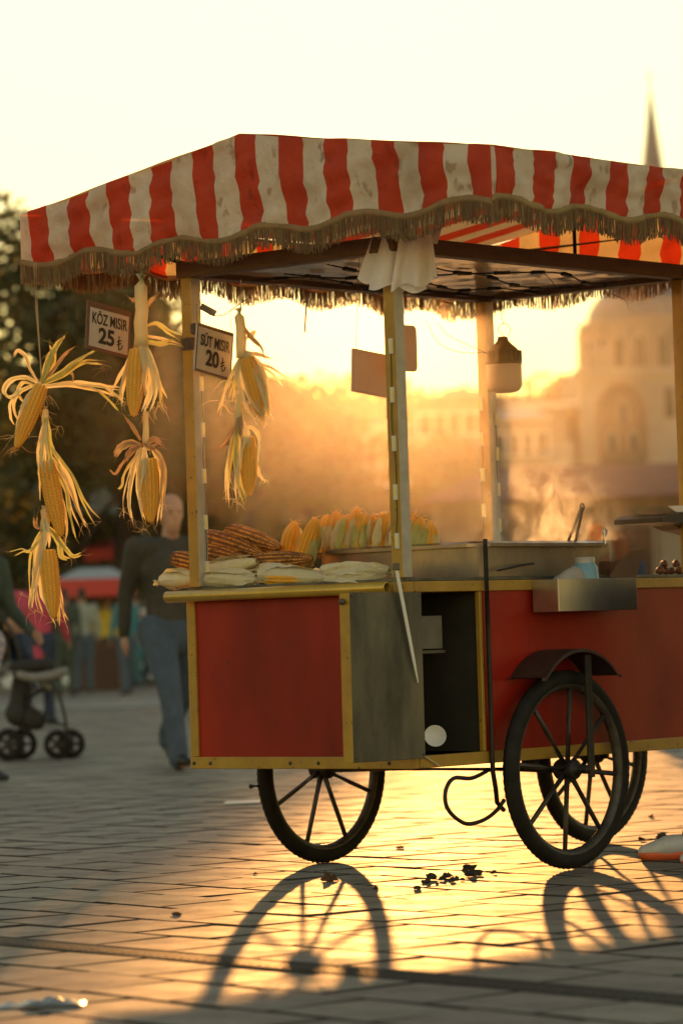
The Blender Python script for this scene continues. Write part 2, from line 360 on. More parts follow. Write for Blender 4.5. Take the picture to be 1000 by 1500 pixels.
# open compartment behind the long side
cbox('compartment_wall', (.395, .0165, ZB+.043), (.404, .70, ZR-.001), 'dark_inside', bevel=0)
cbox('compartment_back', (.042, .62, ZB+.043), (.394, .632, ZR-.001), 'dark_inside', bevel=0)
dr = cbox('inner_drawer', (.05, .10, .79), (.30, .50, .905), 'grey_plate')
cpart(MB().box((.12, .096, .815), (.17, .0995, .885)), 'finger_slot', 'dark_inside', dr)
cbox('shelf_edge', (.045, .09, .775), (.30, .50, .786), 'steel', bevel=.001)
cbox('opening_stile', (.378, -.004, ZB+.0425), (.394, .016, ZR-.0005), 'yellow_paint')
# metal door folded right back in the plane of the long side
door = MB().box((-.363, -.047, .424), (.007, -.041, .984)); door.box((-.357, -.040, .430), (.001, -.014, .436)); door.box((-.357, -.040, .972), (.001, -.014, .978)); door.box((-.005, -.040, .437), (.001, -.014, .971))
dobj = cpart(door, 'door', 'steel', bevel=.0015); dobj['label'] = 'stained grey steel door swung open past the end'
cpart(MB().box((-.367, -.0485, .426), (-.3635, -.008, .982)), 'door_edge', 'yellow_paint', dobj)
for u, z in ((-.35, .972), (-.005, .972), (-.35, .438), (-.005, .438)): cpart(MB().lathe((u, -.047, z), (0, -1, 0), [(0, .005), (.002, .004), (.003, 0)], 8), 'rivet', 'rim_metal', dobj)
cpart(MB().lathe((-.368, -.028, .955), (-1, 0, -.1), [(0, .006), (.006, .006), (.006, .011), (.014, .011), (.016, .006), (.016, 0)], 10), 'door_knob', 'rim_metal', dobj, smooth=True)
dobj.rotation_euler = (0, R(.5), 0)
# handle tube along the end
tb = MB(); tb.lathe((-.052, .045, 1.003), (0, 1, 0), [(0, .016), (0, .0205), (1.03, .0205), (1.03, .016), (0.9, .016)], 24); tb.lathe((-.052, .045, 1.003), (0, 1, 0), [(.25, .0162), (0.0, .016)], 24)
tube = cpart(tb, 'handle_tube', 'brass_tube', smooth=True)
for v in (.14, .9): cpart(MB().box((-.05, v, .992), (-.0085, v+.02, 1.010)), 'tube_bracket', 'yellow_paint', tube)
# dark rod beside the opening, bending away below
rod = MB().tube([(.402, -.02, 1.165), (.402, -.02, .8), (.402, -.02, .42), (.405, -.018, .36), (.44, -.0, .30), (.47, .02, .25), (.53, .04, .22)], .0085, 8)
cpart(rod, 'brake_rod', 'dark_iron', smooth=True)
hose = [on_cart(x, y, 1, .02) for x, y in ((716, 1128), (690, 1140), (664, 1140), (652, 1160), (656, 1186), (680, 1206), (706, 1202), (726, 1188), (738, 1172))]
cpart(MB().tube([CART_I @ p for p in smooth_path(hose, 40)], .0075, 8), 'hanging_hose', 'black_wire', smooth=True)
# bright steel tray box on the side
bx = MB(); a, b = (.672, -.125, .906), (1.132, -.009, 1.020); t = .003
bx.box((a[0], a[1], a[2]), (b[0], a[1]+t, b[2])); bx.box((a[0], a[1]+t, a[2]), (a[0]+t, b[1], b[2])); bx.box((b[0]-t, a[1]+t, a[2]), (b[0], b[1], b[2])); bx.box((a[0]+t, a[1]+t, a[2]), (b[0]-t, b[1], a[2]+t)); bx.box((a[0]+t, b[1]-t, a[2]+t), (b[0]-t, b[1], b[2]))
traybox = cpart(bx, 'side_tray', 'bright_steel', bevel=.001); traybox['label'] = 'shiny folded steel tray hung on the long side'
# boiling pan
pan = MB(); pu0, pu1, pv0, pv1, pz0, pz1 = .43, 1.185, .03, .76, ZT+.0125, 1.150
for (a, b) in (((pu0, pv0, pz0), (pu1, pv0+.004, pz1)), ((pu0, pv1-.004, pz0), (pu1, pv1, pz1)), ((pu0, pv0+.004, pz0), (pu0+.004, pv1-.004, pz1)), ((pu1-.004, pv0+.004, pz0), (pu1, pv1-.004, pz1)), ((pu0+.004, pv0+.004, pz0), (pu1-.004, pv1-.004, pz0+.004))): pan.box(a, b)
pano = cpart(pan, 'boiling_pan', 'pan_steel', bevel=.001)
rim = MB(); c = .035; q = .022
pts_o = [(pu0-q, pv0+c), (pu0-q, pv1-c), (pu0+c, pv1+q), (pu1-c, pv1+q), (pu1+q, pv1-c), (pu1+q, pv0+c), (pu1-c, pv0-q), (pu0+c, pv0-q)]
pts_i = [(pu0+.002, pv0+c), (pu0+.002, pv1-c), (pu0+c, pv1-.002), (pu1-c, pv1-.002), (pu1-.002, pv1-c), (pu1-.002, pv0+c), (pu1-c, pv0+.002), (pu0+c, pv0+.002)]
n = 8
rim.add([(x, y, pz1+.002) for x, y in pts_o] + [(x, y, pz1+.010) for x, y in pts_i] + [(x, y, pz1-.010) for x, y in pts_o] + [(x, y, pz1-.002) for x, y in pts_i],
        [(k, (k+1) % n, n+(k+1) % n, n+k) for k in range(n)] + [(2*n+(k+1) % n, 2*n+k, 3*n+k, 3*n+(k+1) % n) for k in range(n)] + [((k+1) % n, k, 2*n+k, 2*n+(k+1) % n) for k in range(n)])
cpart(rim, 'pan_rim', 'pan_steel', pano)
cpart(MB().add([(pu0+.005, pv0+.005, 1.095), (pu1-.005, pv0+.005, 1.095), (pu1-.005, pv1-.005, 1.095), (pu0+.005, pv1-.005, 1.095)], [(0, 1, 2, 3)]), 'pan_water', 'water', pano)
cpart(MB().tube(smooth_path([Vector((.50, .012, 1.055)), Vector((.52, -.012, 1.06)), Vector((.60, -.02, 1.072)), Vector((.68, -.012, 1.078)), Vector((.70, .024, 1.078))], 16), .004, 6), 'pan_handle', 'dark_iron', pano, smooth=True)
# second box: charcoal grill beyond the pan
cbox('grill_box', (1.26, .30, ZT+.0125), (1.62, W-.1, 1.075), 'rusty_iron')
# wheels
RW_ = .35
def wheel_mesh_tyre():
    mb = MB(); n = 160; prof = []
    for k in range(14):
        t = 2*math.pi*k/14; prof.append((math.cos(t)*.030, math.sin(t)*.0265))
    rows = []
    for i in range(n+1):
        a = 2*math.pi*i/n; row = []
        for k in range(15):
            pr_, py_ = prof[k % 14]; rr = RW_-.030 + pr_
            if pr_ > .018: rr += (.0016 if (i % 2) ^ (1 if py_ > 0.004 else 0) else -.0012)
            row.append((math.cos(a)*rr, py_, math.sin(a)*rr))
        rows.append(row)
    mb.grid(rows); return mb
def wheel_rim():
    mb = MB(); r0 = RW_-.058
    mb.lathe((0, -.02, 0), (0, 1, 0), [(0, r0+.010), (.0, r0+.002), (.006, r0-.004), (.014, r0-.010), (.026, r0-.010), (.034, r0-.004), (.04, r0+.002), (.04, r0+.010)], 72)
    return mb
m_tyre = wheel_mesh_tyre().mesh('tyre', 'rubber', True); m_rim = wheel_rim().mesh('rim', 'rim_metal', True)
m_hub = MB().lathe((0, -.055, 0), (0, 1, 0), [(0, 0), (0, .016), (.012, .016), (.012, .03), (.02, .036), (.045, .03), (.065, .03), (.09, .036), (.098, .03), (.098, .016), (.11, .016), (.11, 0)], 18).mesh('hub', 'dark_iron', True)
m_spoke = MB().tube([(0, 0, .025), (0, 0, .16), (0, 0, RW_-.062)], [.0105, .009, .0085], 8).mesh('spoke', 'rim_metal', True)
def wheel(u, v, spin, yaw=0.0, label=None):
    rim_o = link(bpy.data.objects.new('wheel', m_rim)); rim_o.parent = cart; rim_o.location = (u, v, RW_); rim_o.rotation_euler = (0, 0, yaw)
    for me, nm in ((m_tyre, 'tyre'), (m_hub, 'hub')):
        o = link(bpy.data.objects.new(nm, me)); o.parent = rim_o
    for k in range(8):
        o = link(bpy.data.objects.new('spoke', m_spoke)); o.parent = rim_o; o.rotation_euler = (0, spin + k*math.pi/4, 0)
    if label: rim_o['label'] = label
    return rim_o
W1 = wheel(.767, -.0636, R(6), label='spoked wheel under the arched mudguard')
W2 = wheel(.767, W+.0636, R(20)); W3 = wheel(1.975, .737, R(12))
cpart(MB().tube([(.767, -.155, RW_), (.767, W+.12, RW_)], .016, 12), 'axle', 'dark_iron', smooth=True)
cpart(MB().bar((.767, .10, RW_), (.767, .10, ZB+.01), .05, .04), 'axle_block', 'dark_iron'); cpart(MB().bar((.767, W-.10, RW_), (.767, W-.10, ZB+.01), .05, .04), 'axle_block', 'dark_iron')
for q_ in (-.06, .06): cpart(MB().bar((1.975, .737+q_, RW_-.02), (1.975, .737+q_, ZB+.001), .035, .012), 'fork_arm', 'dark_iron')
cpart(MB().tube([(.767-.385, W+.075, .305), (.767-.33, W+.075, .305)], .009, 8), 'foot_peg', 'dark_iron', smooth=True)
# mudguard
fd = MB(); fr = .274; ucx, fz = .75, .774-.274; rows_o = []; A0 = math.asin(.2075/fr)
prof = [(ucx-.235, .679), ] + [(ucx+fr*math.sin(t), fz+fr*math.cos(t)) for t in [(-A0+2*A0*i/20) for i in range(21)]] + [(ucx+.225, .677)]
fd.grid([[(u, 0.002, z) for u, z in prof], [(u, -.158, z) for u, z in prof]]); fd.grid([[(u, -.158, z) for u, z in prof], [(u, -.1605, z-.001) for u, z in prof], [(u, -.1605, z-.012) for u, z in prof]])
fd.grid([[(u, -.158, z-.003) for u, z in prof], [(u, .002, z-.003) for u, z in prof]])
mg = cpart(fd, 'mudguard', 'rusty_iron', smooth=True)
cpart(MB().box((.785, -.148, RW_-.03), (.818, -.138, .752)), 'wheel_stay', 'dark_iron', bevel=.002)
# posts
PS = .025
def post(u, v, z0, z1, name='canopy_post'):
    mb = MB(); mb.box((u-PS, v-PS, z0), (u+PS, v+PS, z1))
    mb.m = [0, 0, 1, 0, 0, 0]                     # grey on the face towards the long side, yellow elsewhere
    return cpart(mb, name, ['yellow_paint', 'grey_post'], bevel=.003)
LEDM = MB(); LEDM.box((-.0085, -.006, -.026), (.0085, 0, .026)); LEDM.box((-.0045, -.008, -.017), (.0045, -.0062, .017), 1)
m_led = LEDM.mesh('led_module', ['led_case', 'led_lens'])
def leds(po, u, v, face, zs, off):
    wires = []
    for z in zs:
        o = link(bpy.data.objects.new('led_module', m_led)); o.parent = po
        if face == 'v': o.location = (u+off, v-PS-.0005, z); wires.append(Vector((u+off+U(-.006, .006), v-PS-.004, z)))
        else: o.location = (u-PS-.0005, v+off, z); o.rotation_euler = (0, 0, R(-90)); wires.append(Vector((u-PS-.004, v+off+U(-.006, .006), z)))
    pth = []
    for a, b in zip(wires[:-1], wires[1:]):
        pth += [a, (a+b)/2 + Vector((U(-.008, .008) if face == 'v' else 0, U(-.008, .008) if face != 'v' else 0, 0))]
    pth.append(wires[-1]); cpart(MB().tube(smooth_path(pth, len(pth)*4), .0016, 5), 'led_wire', 'black_wire', po, smooth=True)
pA = post(.012, W-.05, ZT+.013, 2.14); pB = post(.012, .03, ZT+.013, 2.14); pC = post(1.687, .03, ZT+.013, 2.14); pD = post(1.687, W-.05, ZT+.013, 2.14)
leds(pA, .012, W-.05, 'v', [1.10+.165*k for k in range(6)], .012)
leds(pB, .012, .03, 'u', [1.16+.165*k for k in range(5)], -.006)
leds(pD, 1.687, W-.05, 'u', [1.18+.14*k for k in range(5)], .014); leds(pD, 1.687, W-.05, 'v', [1.26+.14*k for k in range(4)], .014)
cpart(MB().box((.012-PS-.003, W-.05-PS-.003, 1.88), (.012+PS+.003, W-.05+PS+.003, 1.925)), 'tape_wrap', 'dark_tape', pA, bevel=.002)
cpart(MB().obox((.0, W-.075, 1.955), Vector((.01, .02, 0)), Vector((.012, -.01, 0)), Vector((0, 0, .02))), 'tape_knot', 'dark_tape', pA, bevel=.006)
# beams and ceiling
BZ0, BZ1 = 2.1405, 2.196
cbox('roof_beam', (-.02, -.003, BZ0), (.04, W-.01, BZ1), 'beam_wood'); cbox('roof_beam', (1.66, -.003, BZ0), (1.72, W-.01, BZ1), 'beam_wood')
cbox('roof_beam', (.0405, -.002, BZ0+.001), (1.6595, .055, BZ1-.001), 'beam_wood'); cbox('roof_beam', (.0405, W-.075, BZ0+.001), (1.6595, W-.012, BZ1-.001), 'beam_wood')
cl = MB(); nu, nv = 40, 24
cl.grid([[(.0405+1.619*i/nu, .0555+(W-.131)*j/nv, 2.163+.006*noise.noise(Vector((i*.4, j*.4, 3))) - .010*math.sin(math.pi*i/nu)*math.sin(math.pi*j/nv)) for i in range(nu+1)] for j in range(nv+1)])
cpart(cl, 'ceiling_sheet', 'ceiling_sheet', smooth=True)
cbox('ceiling_batten', (.80, .0555, 2.172), (.85, W-.0755, 2.195), 'beam_wood')
# wire of light modules slung under the ceiling
for k in range(4):
    v0 = .2+.2*k; pts = [Vector((.15+1.45*t/6, v0 + .05*math.sin(t*1.3+k), 2.135 + .012*math.sin(t*2.1+k*1.7))) for t in range(7)]
    sp = smooth_path(pts, 50); wo = cpart(MB().tube(sp, .003, 5), 'ceiling_wire', 'black_wire', smooth=True)
    for q in range(4, 48, 6):
        p, d = sp[q], (sp[q+1]-sp[q-1]).normalized(); sd = Vector((-d.y, d.x, 0)).normalized()
        cpart(MB().obox(p, d*.03, sd*.009, Vector((0, 0, .006))), 'led_module', 'dark_iron', wo)
# canopy cloth
CU0, CU1, CV0, CV1, EAVE, RIDGE, VM = -.20, 2.30, -.58, 1.62, 2.42, 2.587, .52
SW = .103
def bottom_z(s): return 2.243 + .017*math.cos(2*math.pi*s/.43)
def top_z(side, s):
    if side in ('e', 'f'): return EAVE + (RIDGE-EAVE)*max(0, 1-abs(s-VM)/(VM-CV0)) - .006*abs(math.sin((s-VM)*6))
    return EAVE + .004*math.sin(s*9) + .004*noise.noise(Vector((s*7, 1, 0)))
def wall(side, s0, s1, phase):
    sub = 5; rows_n = 12
    bounds = [s0]; k = math.floor((s0-phase)/SW)+1
    while phase+k*SW < s1-1e-4: bounds.append(phase+k*SW); k += 1
    bounds.append(s1); cols, colm = [], []
    for a, b in zip(bounds[:-1], bounds[1:]):
        for j in range(sub): cols.append(a+(b-a)*j/sub); colm.append(int(math.floor((((a+b)/2)-phase)/SW)) % 2)
    cols.append(s1); rows = []
    for r in range(rows_n+1):
        t = r/rows_n; row = []
        for s in cols:
            zt, zb = top_z(side, s), bottom_z(s if side in 'ef' else s+.1)
            z = zt+(zb-zt)*t; edge = min(1, min(s-s0, s1-s)/.12)
            fold = (0.020*noise.noise(Vector((s*9, t*.7, ord(side)*.37))) + .010*noise.noise(Vector((s*24, t*1.6, 5+ord(side)))) + .010*math.sin(2*math.pi*s/.43)*t)*edge*(.25+.75*t)
            fold += (.020*noise.noise(Vector((s*6+z*14, z*11, ord(side)))) + .010*noise.noise(Vector((s*13-z*22, z*26, 3+ord(side)))))*edge
            tuck = .025*t*t*edge
            wob = .004*noise.noise(Vector((s*11, t*3, 9)))*edge
            if side == 'e': p = (CU0 - fold + tuck, s+wob, z)
            elif side == 'f': p = (CU1 + fold - tuck, s+wob, z)
            elif side == 'n': p = (s+wob, CV0 - fold + tuck, z)
            else: p = (s+wob, CV1 + fold - tuck, z)
            row.append(p)
        rows.append(row)
    mb = MB(); mb.grid(rows, lambda i, j: colm[j]); return mb, rows, cols, colm
PH_E, PH_S = .443, -.175
fringe, tape = MB(), MB()
def strand(p, d, ln):
    o = len(fringe.v); a = Vector((d.y, -d.x, 0)); q = p.copy(); dx = U(-.09, .09); r = .0017
    for i in range(4):
        t = i/3; c = p + d*(dx*ln*t*t) + a*(U(-.003, .003)*t) + Vector((0, 0, -ln*t)); rr = r*(1 if i < 3 else 1.25)
        fringe.v += [c+d*rr, c-d*rr*.5+a*rr*.87, c-d*rr*.5-a*rr*.87]
    for i in range(3):
        for k in range(3):
            k2 = (k+1) % 3; fringe.f.append((o+3*i+k, o+3*i+k2, o+3*i+3+k2, o+3*i+3+k)); fringe.m.append(0)
for side, s0, s1, ph in (('e', CV0, CV1, PH_E), ('f', CV0, CV1, PH_E), ('n', CU0, CU1, PH_S), ('s', CU0, CU1, PH_S)):
    mb, rows, cols, colm = wall(side, s0, s1, ph)
    cpart(mb, 'canopy_valance', ['red_cloth', 'white_cloth'], smooth=True)
    low = [Vector(p) for p in rows[-1]]
    outw = {'e': Vector((-1, 0, 0)), 'f': Vector((1, 0, 0)), 'n': Vector((0, -1, 0)), 's': Vector((0, 1, 0))}[side]
    tape.grid([[p+outw*.003+Vector((0, 0, .012)) for p in low], [p+outw*.006 for p in low], [p+outw*.003+Vector((0, 0, -.011)) for p in low], [p-outw*.002+Vector((0, 0, -.011)) for p in low]])
    tot = 0.0
    for a, b in zip(low[:-1], low[1:]):
        d = (b-a); n = max(1, int(d.length/.0036)); dn = d.normalized()
        for j in range(n):
            p = a + d*((j+rng.random()*.6)/n) + outw*.003 + Vector((0, 0, -.008)); strand(p, dn, .068*(1+U(-.16, .14)))
            if rng.random() < .7: strand(p - outw*.003, dn, .066*(1+U(-.2, .2)))
cpart(tape, 'fringe_tape', 'fringe_cord', smooth=True)
tag(cpart(fringe, 'fringe_strands', 'fringe_cord', smooth=True), kind='stuff')
for sgn in (0, 1):                                # two roof slopes
    bounds = [CU0]; k = math.floor((CU0-PH_S)/SW)+1
    while PH_S+k*SW < CU1-1e-4: bounds.append(PH_S+k*SW); k += 1
    bounds.append(CU1); rows = []; nr = 14
    for r in range(nr+1):
        t = r/nr; v = VM+(CV0-VM)*t if sgn == 0 else VM+(CV1-VM)*t
        rows.append([(u, v, RIDGE+(EAVE-RIDGE)*t - .012*math.sin(math.pi*t)*(.6+.4*math.sin(u*7)) + (0 if r in (0, nr) else .006*noise.noise(Vector((u*4, v*4, 2))))) for u in bounds])
    mb = MB(); mb.grid(rows, lambda i, j: int(math.floor((((bounds[j]+bounds[j+1])/2)-PH_S)/SW)) % 2)
    cpart(mb, 'canopy_roof', ['red_cloth', 'white_cloth'], smooth=True)
fr = MB(); e = .055
for a, b in (((CU0+e, CV0+e), (CU1-e, CV0+e)), ((CU0+e, CV1-e), (CU1-e, CV1-e)), ((CU0+e, CV0+e), (CU0+e, CV1-e)), ((CU1-e, CV0+e), (CU1-e, CV1-e))):
    fr.tube([(*a, EAVE-.02), (*b, EAVE-.02)], .009, 8)
fr.tube([(CU0+.02, VM, RIDGE-.022), (CU1-.02, VM, RIDGE-.022)], .009, 8)
for u, v, cu, cv in ((.012, .03, CU0+e, CV0+e), (.012, W-.05, CU0+e, CV1-e), (1.687, .03, CU1-e, CV0+e), (1.687, W-.05, CU1-e, CV1-e)): fr.tube([(u, v, BZ1-.01), (cu, cv, EAVE-.02)], .009, 8)
for u in (.012, 1.687): fr.tube([(u, VM, BZ1-.01), (u, VM, RIDGE-.022)], .009, 8)
cpart(fr, 'canopy_frame', 'dark_iron', smooth=True)

# ------------------------------------------------------------------ corn
def cob_mb(rows=14, ker=28):
    mb = MB(); nu, nv = rows*5, ker*4; g = []
    for j in range(nv+1):
        t = j/nv; rr = (.80+.2*min(1, t/.18)) * (1 if t < .45 else 1-.72*((t-.45)/.55)**2.2)
        if t > .985: rr *= .5
        row = []
        for i in range(nu+1):
            a = 2*math.pi*i/nu; fa = (i % 5)/5; k = i//5 % rows
            fb = ((t*ker + (.5 if k % 2 else 0)) % 1)
            bump = (1-abs(2*fa-1)**3)*(1-abs(2*fb-1)**3)
            row.append((math.cos(a)*rr*(.86+.17*bump), math.sin(a)*rr*(.86+.17*bump), t))
        g.append(row)
    mb.grid(g, lambda j, i: 1 if (i % 5 in (4, 0) and False) or low_(j, i) else 0); return mb
def low_(j, i):
    k = (i//5); fb = (((j+.5)/4 + (.5 if k % 2 else 0)) % 1); fa = ((i % 5)+.5)/5
    return (1-abs(2*fa-1)**3)*(1-abs(2*fb-1)**3) < .55
M_COB = cob_mb(12, 24).mesh('kernels', ['kernel', 'kernel_gap'], True); M_ROAST = cob_mb(12, 24).mesh('kernels', ['roast_kernel', 'roast_gap'], True)
def orient(o, A, B, r, spin=0.0):
    """unit-length z shape of unit radius laid from A to B"""
    d = B-A; q = d.to_track_quat('Z', 'Y') @ Quaternion((0, 0, 1), spin)
    o.matrix_local = Matrix.Translation(A) @ q.to_matrix().to_4x4() @ Matrix.Diagonal((r, r, d.length, 1))
def leaf(mb, pts, width, face, n=12, cup=.25, ridges=True, mi=0, taper=.35, start=.5, split=False):
    """a husk leaf: a ribbon through pts, turned to face 'face', cupped across and ridged along"""
    if split and width > .016 and len(pts) > 2:
        k_ = 2 if width < .03 else 3; f_ = face.normalized()
        for j in range(k_):
            dl = Vector((U(-1, 1), U(-1, 1), U(-.6, .6))); o_ = (j-(k_-1)/2)*width/k_*.62; sd_ = (pts[-1]-pts[0]).cross(f_); sd_ = sd_.normalized() if sd_.length > 1e-5 else Vector((1, 0, 0)); L_ = (pts[-1]-pts[0]).length
            leaf(mb, [p + sd_*o_*min(1, .5+i/len(pts)) + dl*(.10*L_*(i/(len(pts)-1))**2) for i, p in enumerate(pts)], width/k_*U(.8, 1.15), face, n, cup, ridges, mi, U(.12, .4), start, False)
            if rng.random() < .6: curl(mb, pts[-1]+sd_*o_+dl*.10*L_, (pts[-1]-pts[-2]), U(.015, .05), .0011, mi)
        return
    sp = smooth_path(pts, n); rows = []; tw = U(-.5, .5); tw2 = U(-.9, .9); ph = U(0, 6)
    for i, p in enumerate(sp):
        t = i/(n-1); d = (sp[min(i+1, n-1)]-sp[max(i-1, 0)]).normalized()
        side = d.cross(face); side = side.normalized() if side.length > 1e-4 else frame_of(d)[0]
        nrm = side.cross(d).normalized(); an = tw + tw2*t + .35*math.sin(t*5+ph)
        s2 = side*math.cos(an)+nrm*math.sin(an); n2 = nrm*math.cos(an)-side*math.sin(an)
        wd = width*(start+(1-start)*min(1, t/.25))*(1-(1-taper)*max(0, (t-.45)/.55)**1.6)*.5*(1+.12*math.sin(t*17+ph))
        if i == n-1: wd *= .35
        row = []
        for k in range(-3, 4):
            x = k/3; row.append(p + s2*wd*x*(1+(.45*noise.noise(Vector((t*9+ph, x*3, ph))) if abs(k) == 3 else 0)) + n2*(-cup*wd*x*x + (.12*wd if (k % 2 and ridges) else 0) + .55*wd*noise.noise(Vector((t*5+ph*3, x*1.1, ph)))) + d*wd*.3*noise.noise(Vector((t*6, x*2, ph+9))))
        rows.append(row)
    mb.grid(rows, mi)
def curl(mb, p, d, ln, r=.0011, mi=0, curly=1.0):
    """a frayed curly strip of dry husk or silk"""
    pts = [p]; d = d.normalized(); n = 7
    for i in range(n):
        d = (d + Vector((U(-1, 1), U(-1, 1), U(-.9, .6)))*.45*curly).normalized(); pts.append(pts[-1]+d*ln/n)
    sp = smooth_path(pts, 12); mb.tube(sp, [r*(1-.7*i/11) for i in range(12)], 4, mi)
HM = ['husk', 'husk_green', 'husk_brown', 'silk']
def hanging_ear(name, label, Y, cob, leaves, stem=None, frays=(), wrap=None, cob_r=None):
    """everything in photo pixels at depth Y (m); leaves: (path, width px, material, depth offset)"""
    k = Y/F_PX
    P = lambda x, y, dy=0.0: at_depth(x, y, Y+dy)
    (ax, ay), (bx, by) = cob[:2]; A, B = P(ax, ay), P(bx, by, cob[3] if len(cob) > 3 else 0)
    root = empty(name, P(*(stem[0] if stem else cob[0])), 0, label, 'corn', 'ears of corn hung on strings from the canopy')
    o = link(bpy.data.objects.new('kernels', M_COB)); o.parent = root; orient(o, A-root.location, B-root.location, cob[2]*k, U(0, 6))
    face = Vector((0, -1, .1)); hm = MB()
    for lf in leaves:
        path, wd, mi = lf[:3]; dz = lf[3] if len(lf) > 3 else -.02
        m = len(path)-1
        leaf(hm, [P(x, y, dz*(.35+.65*min(1, i/max(1, m))) + U(-.006, .006)) for i, (x, y) in enumerate(path)], wd*k, face, n=max(10, 4*len(path)), mi=mi, split=True)
    if stem:
        leaf_r = stem[2]*k if len(stem) > 2 else 4*k
        a, b = P(*stem[0]), P(*stem[1]); sp = [a+(b-a)*t/6 + Vector((U(-1, 1), U(-1, 1), 0))*leaf_r*.12 for t in range(7)]
        hm.tube(sp, [leaf_r*(.9+.2*t/6+U(-.06, .06)) for t in range(7)], 9, 0)
    for fx, fy, n_, ln, mi in frays:
        for _ in range(n_): curl(hm, P(fx+U(-6, 6), fy+U(-4, 4), U(-.02, .02)), Vector((U(-1, 1), U(-.5, .5), U(-1, .1))), ln*k*U(.5, 1.2), mi=mi)
    h = hm.build('husk', HM, root, smooth=True, world=True)
    return root
Y1, Y2, Y3 = 12.50, 12.22, 12.17
hanging_ear('hanging_corn', 'ear with husks flared wide sideways, top of the string of three', Y1, ((61, 566), (24, 656), 13, -.03), [
    ([(62, 562), (47, 580), (36, 605), (33, 632)], 17, 0, -.045), ([(60, 560), (48, 572), (36, 588), (27, 605)], 13, 0, -.03),
    ([(58, 561), (36, 553), (15, 558), (6, 575), (18, 582), (30, 570)], 10, 0, -.01), ([(56, 558), (44, 540), (38, 522), (27, 514), (22, 522)], 8, 0, .0),
    ([(58, 562), (32, 572), (18, 590), (20, 612), (27, 622)], 10, 0, .02), ([(52, 565), (34, 560), (26, 575), (34, 590), (28, 600)], 8, 0, .03),
    ([(62, 560), (70, 530), (84, 504), (92, 494)], 15, 1, -.02), ([(62, 560), (74, 538), (80, 520), (79, 506)], 12, 1, .01),
    ([(64, 560), (80, 540), (95, 520), (107, 513)], 8, 2, .0), ([(64, 561), (90, 545), (115, 525), (138, 511)], 11, 1, -.03),
    ([(64, 562), (92, 550), (118, 532), (136, 532), (150, 535)], 13, 1, -.01), ([(66, 566), (98, 562), (130, 565), (160, 571), (181, 575)], 14, 0, -.03),
    ([(110, 563), (140, 570), (160, 586), (174, 602)], 6, 1, -.01), ([(104, 545), (108, 552), (106, 560)], 6, 2, -.01), ([(120, 565), (150, 566), (172, 580), (182, 590)], 5, 0, 0)],
    frays=((26, 655, 10, 26, 3), (20, 640, 4, 40, 0), (72, 520, 8, 26, 2), (60, 600, 6, 30, 0), (150, 540, 4, 22, 2), (68, 578, 5, 34, 0)))
hanging_ear('hanging_corn', 'ear with long husk trailing to the right, middle of the string of three', Y1, ((68, 676), (90, 786), 14, -.02), [
    ([(67, 612), (61, 645), (60, 672), (62, 690)], 16, 0, -.025), ([(68, 612), (72, 645), (77, 672), (78, 692)], 16, 1, -.03), ([(67, 615), (66, 650), (68, 685)], 14, 0, -.04),
    ([(66, 640), (60, 680), (62, 710), (64, 735)], 9, 0, .0), ([(76, 655), (95, 680), (109, 700), (119, 725), (132, 748), (145, 764)], 8, 1, -.01),
    ([(76, 670), (92, 695), (102, 720), (110, 748), (123, 776)], 13, 0, -.01), ([(78, 680), (96, 715), (101, 750), (107, 785)], 10, 1, .01), ([(85, 672), (104, 705), (112, 735), (126, 772)], 6, 0, .02), ([(80, 700), (92, 735), (97, 770), (93, 795)], 8, 0, .02)],
    stem=((66, 596), (67, 622), 5), frays=((92, 786, 7, 18, 3), (120, 770, 4, 22, 0), (60, 640, 6, 26, 0), (85, 625, 6, 28, 0), (145, 764, 2, 18, 2)))
hanging_ear('hanging_corn', 'lowest ear, its husk shredded into strips along one side, bottom of the string of three', Y1, ((71, 806), (79, 906), 13.5, -.03), [
    ([(66, 765), (54, 815), (46, 855), (39, 887)], 12, 0, -.02), ([(66, 770), (58, 825), (54, 870), (61, 906)], 12, 0, -.035), ([(67, 775), (62, 835), (64, 880), (70, 911)], 12, 0, -.045),
    ([(66, 770), (50, 800), (47, 835), (52, 880)], 9, 1, .0), ([(66, 765), (60, 820), (50, 870), (52, 895)], 7, 0, -.04), ([(64, 785), (45, 806), (33, 806), (17, 812)], 7, 1, -.01), ([(62, 775), (53, 770), (52, 757)], 8, 2, 0),
    ([(70, 770), (84, 785), (95, 803), (107, 816), (119, 814)], 9, 1, -.01), ([(72, 775), (86, 795), (88, 815), (97, 822)], 12, 1, -.02), ([(82, 840), (90, 875), (92, 895), (98, 912)], 8, 0, .01), ([(80, 850), (85, 890), (84, 914)], 7, 1, .01), ([(66, 760), (70, 785), (70, 805)], 17, 0, -.035)],
    stem=((66, 742), (67, 778), 7), frays=((50, 895, 6, 26, 0), (85, 905, 5, 16, 0), (105, 815, 4, 22, 2), (30, 868, 3, 26, 0), (92, 845, 4, 20, 3)))
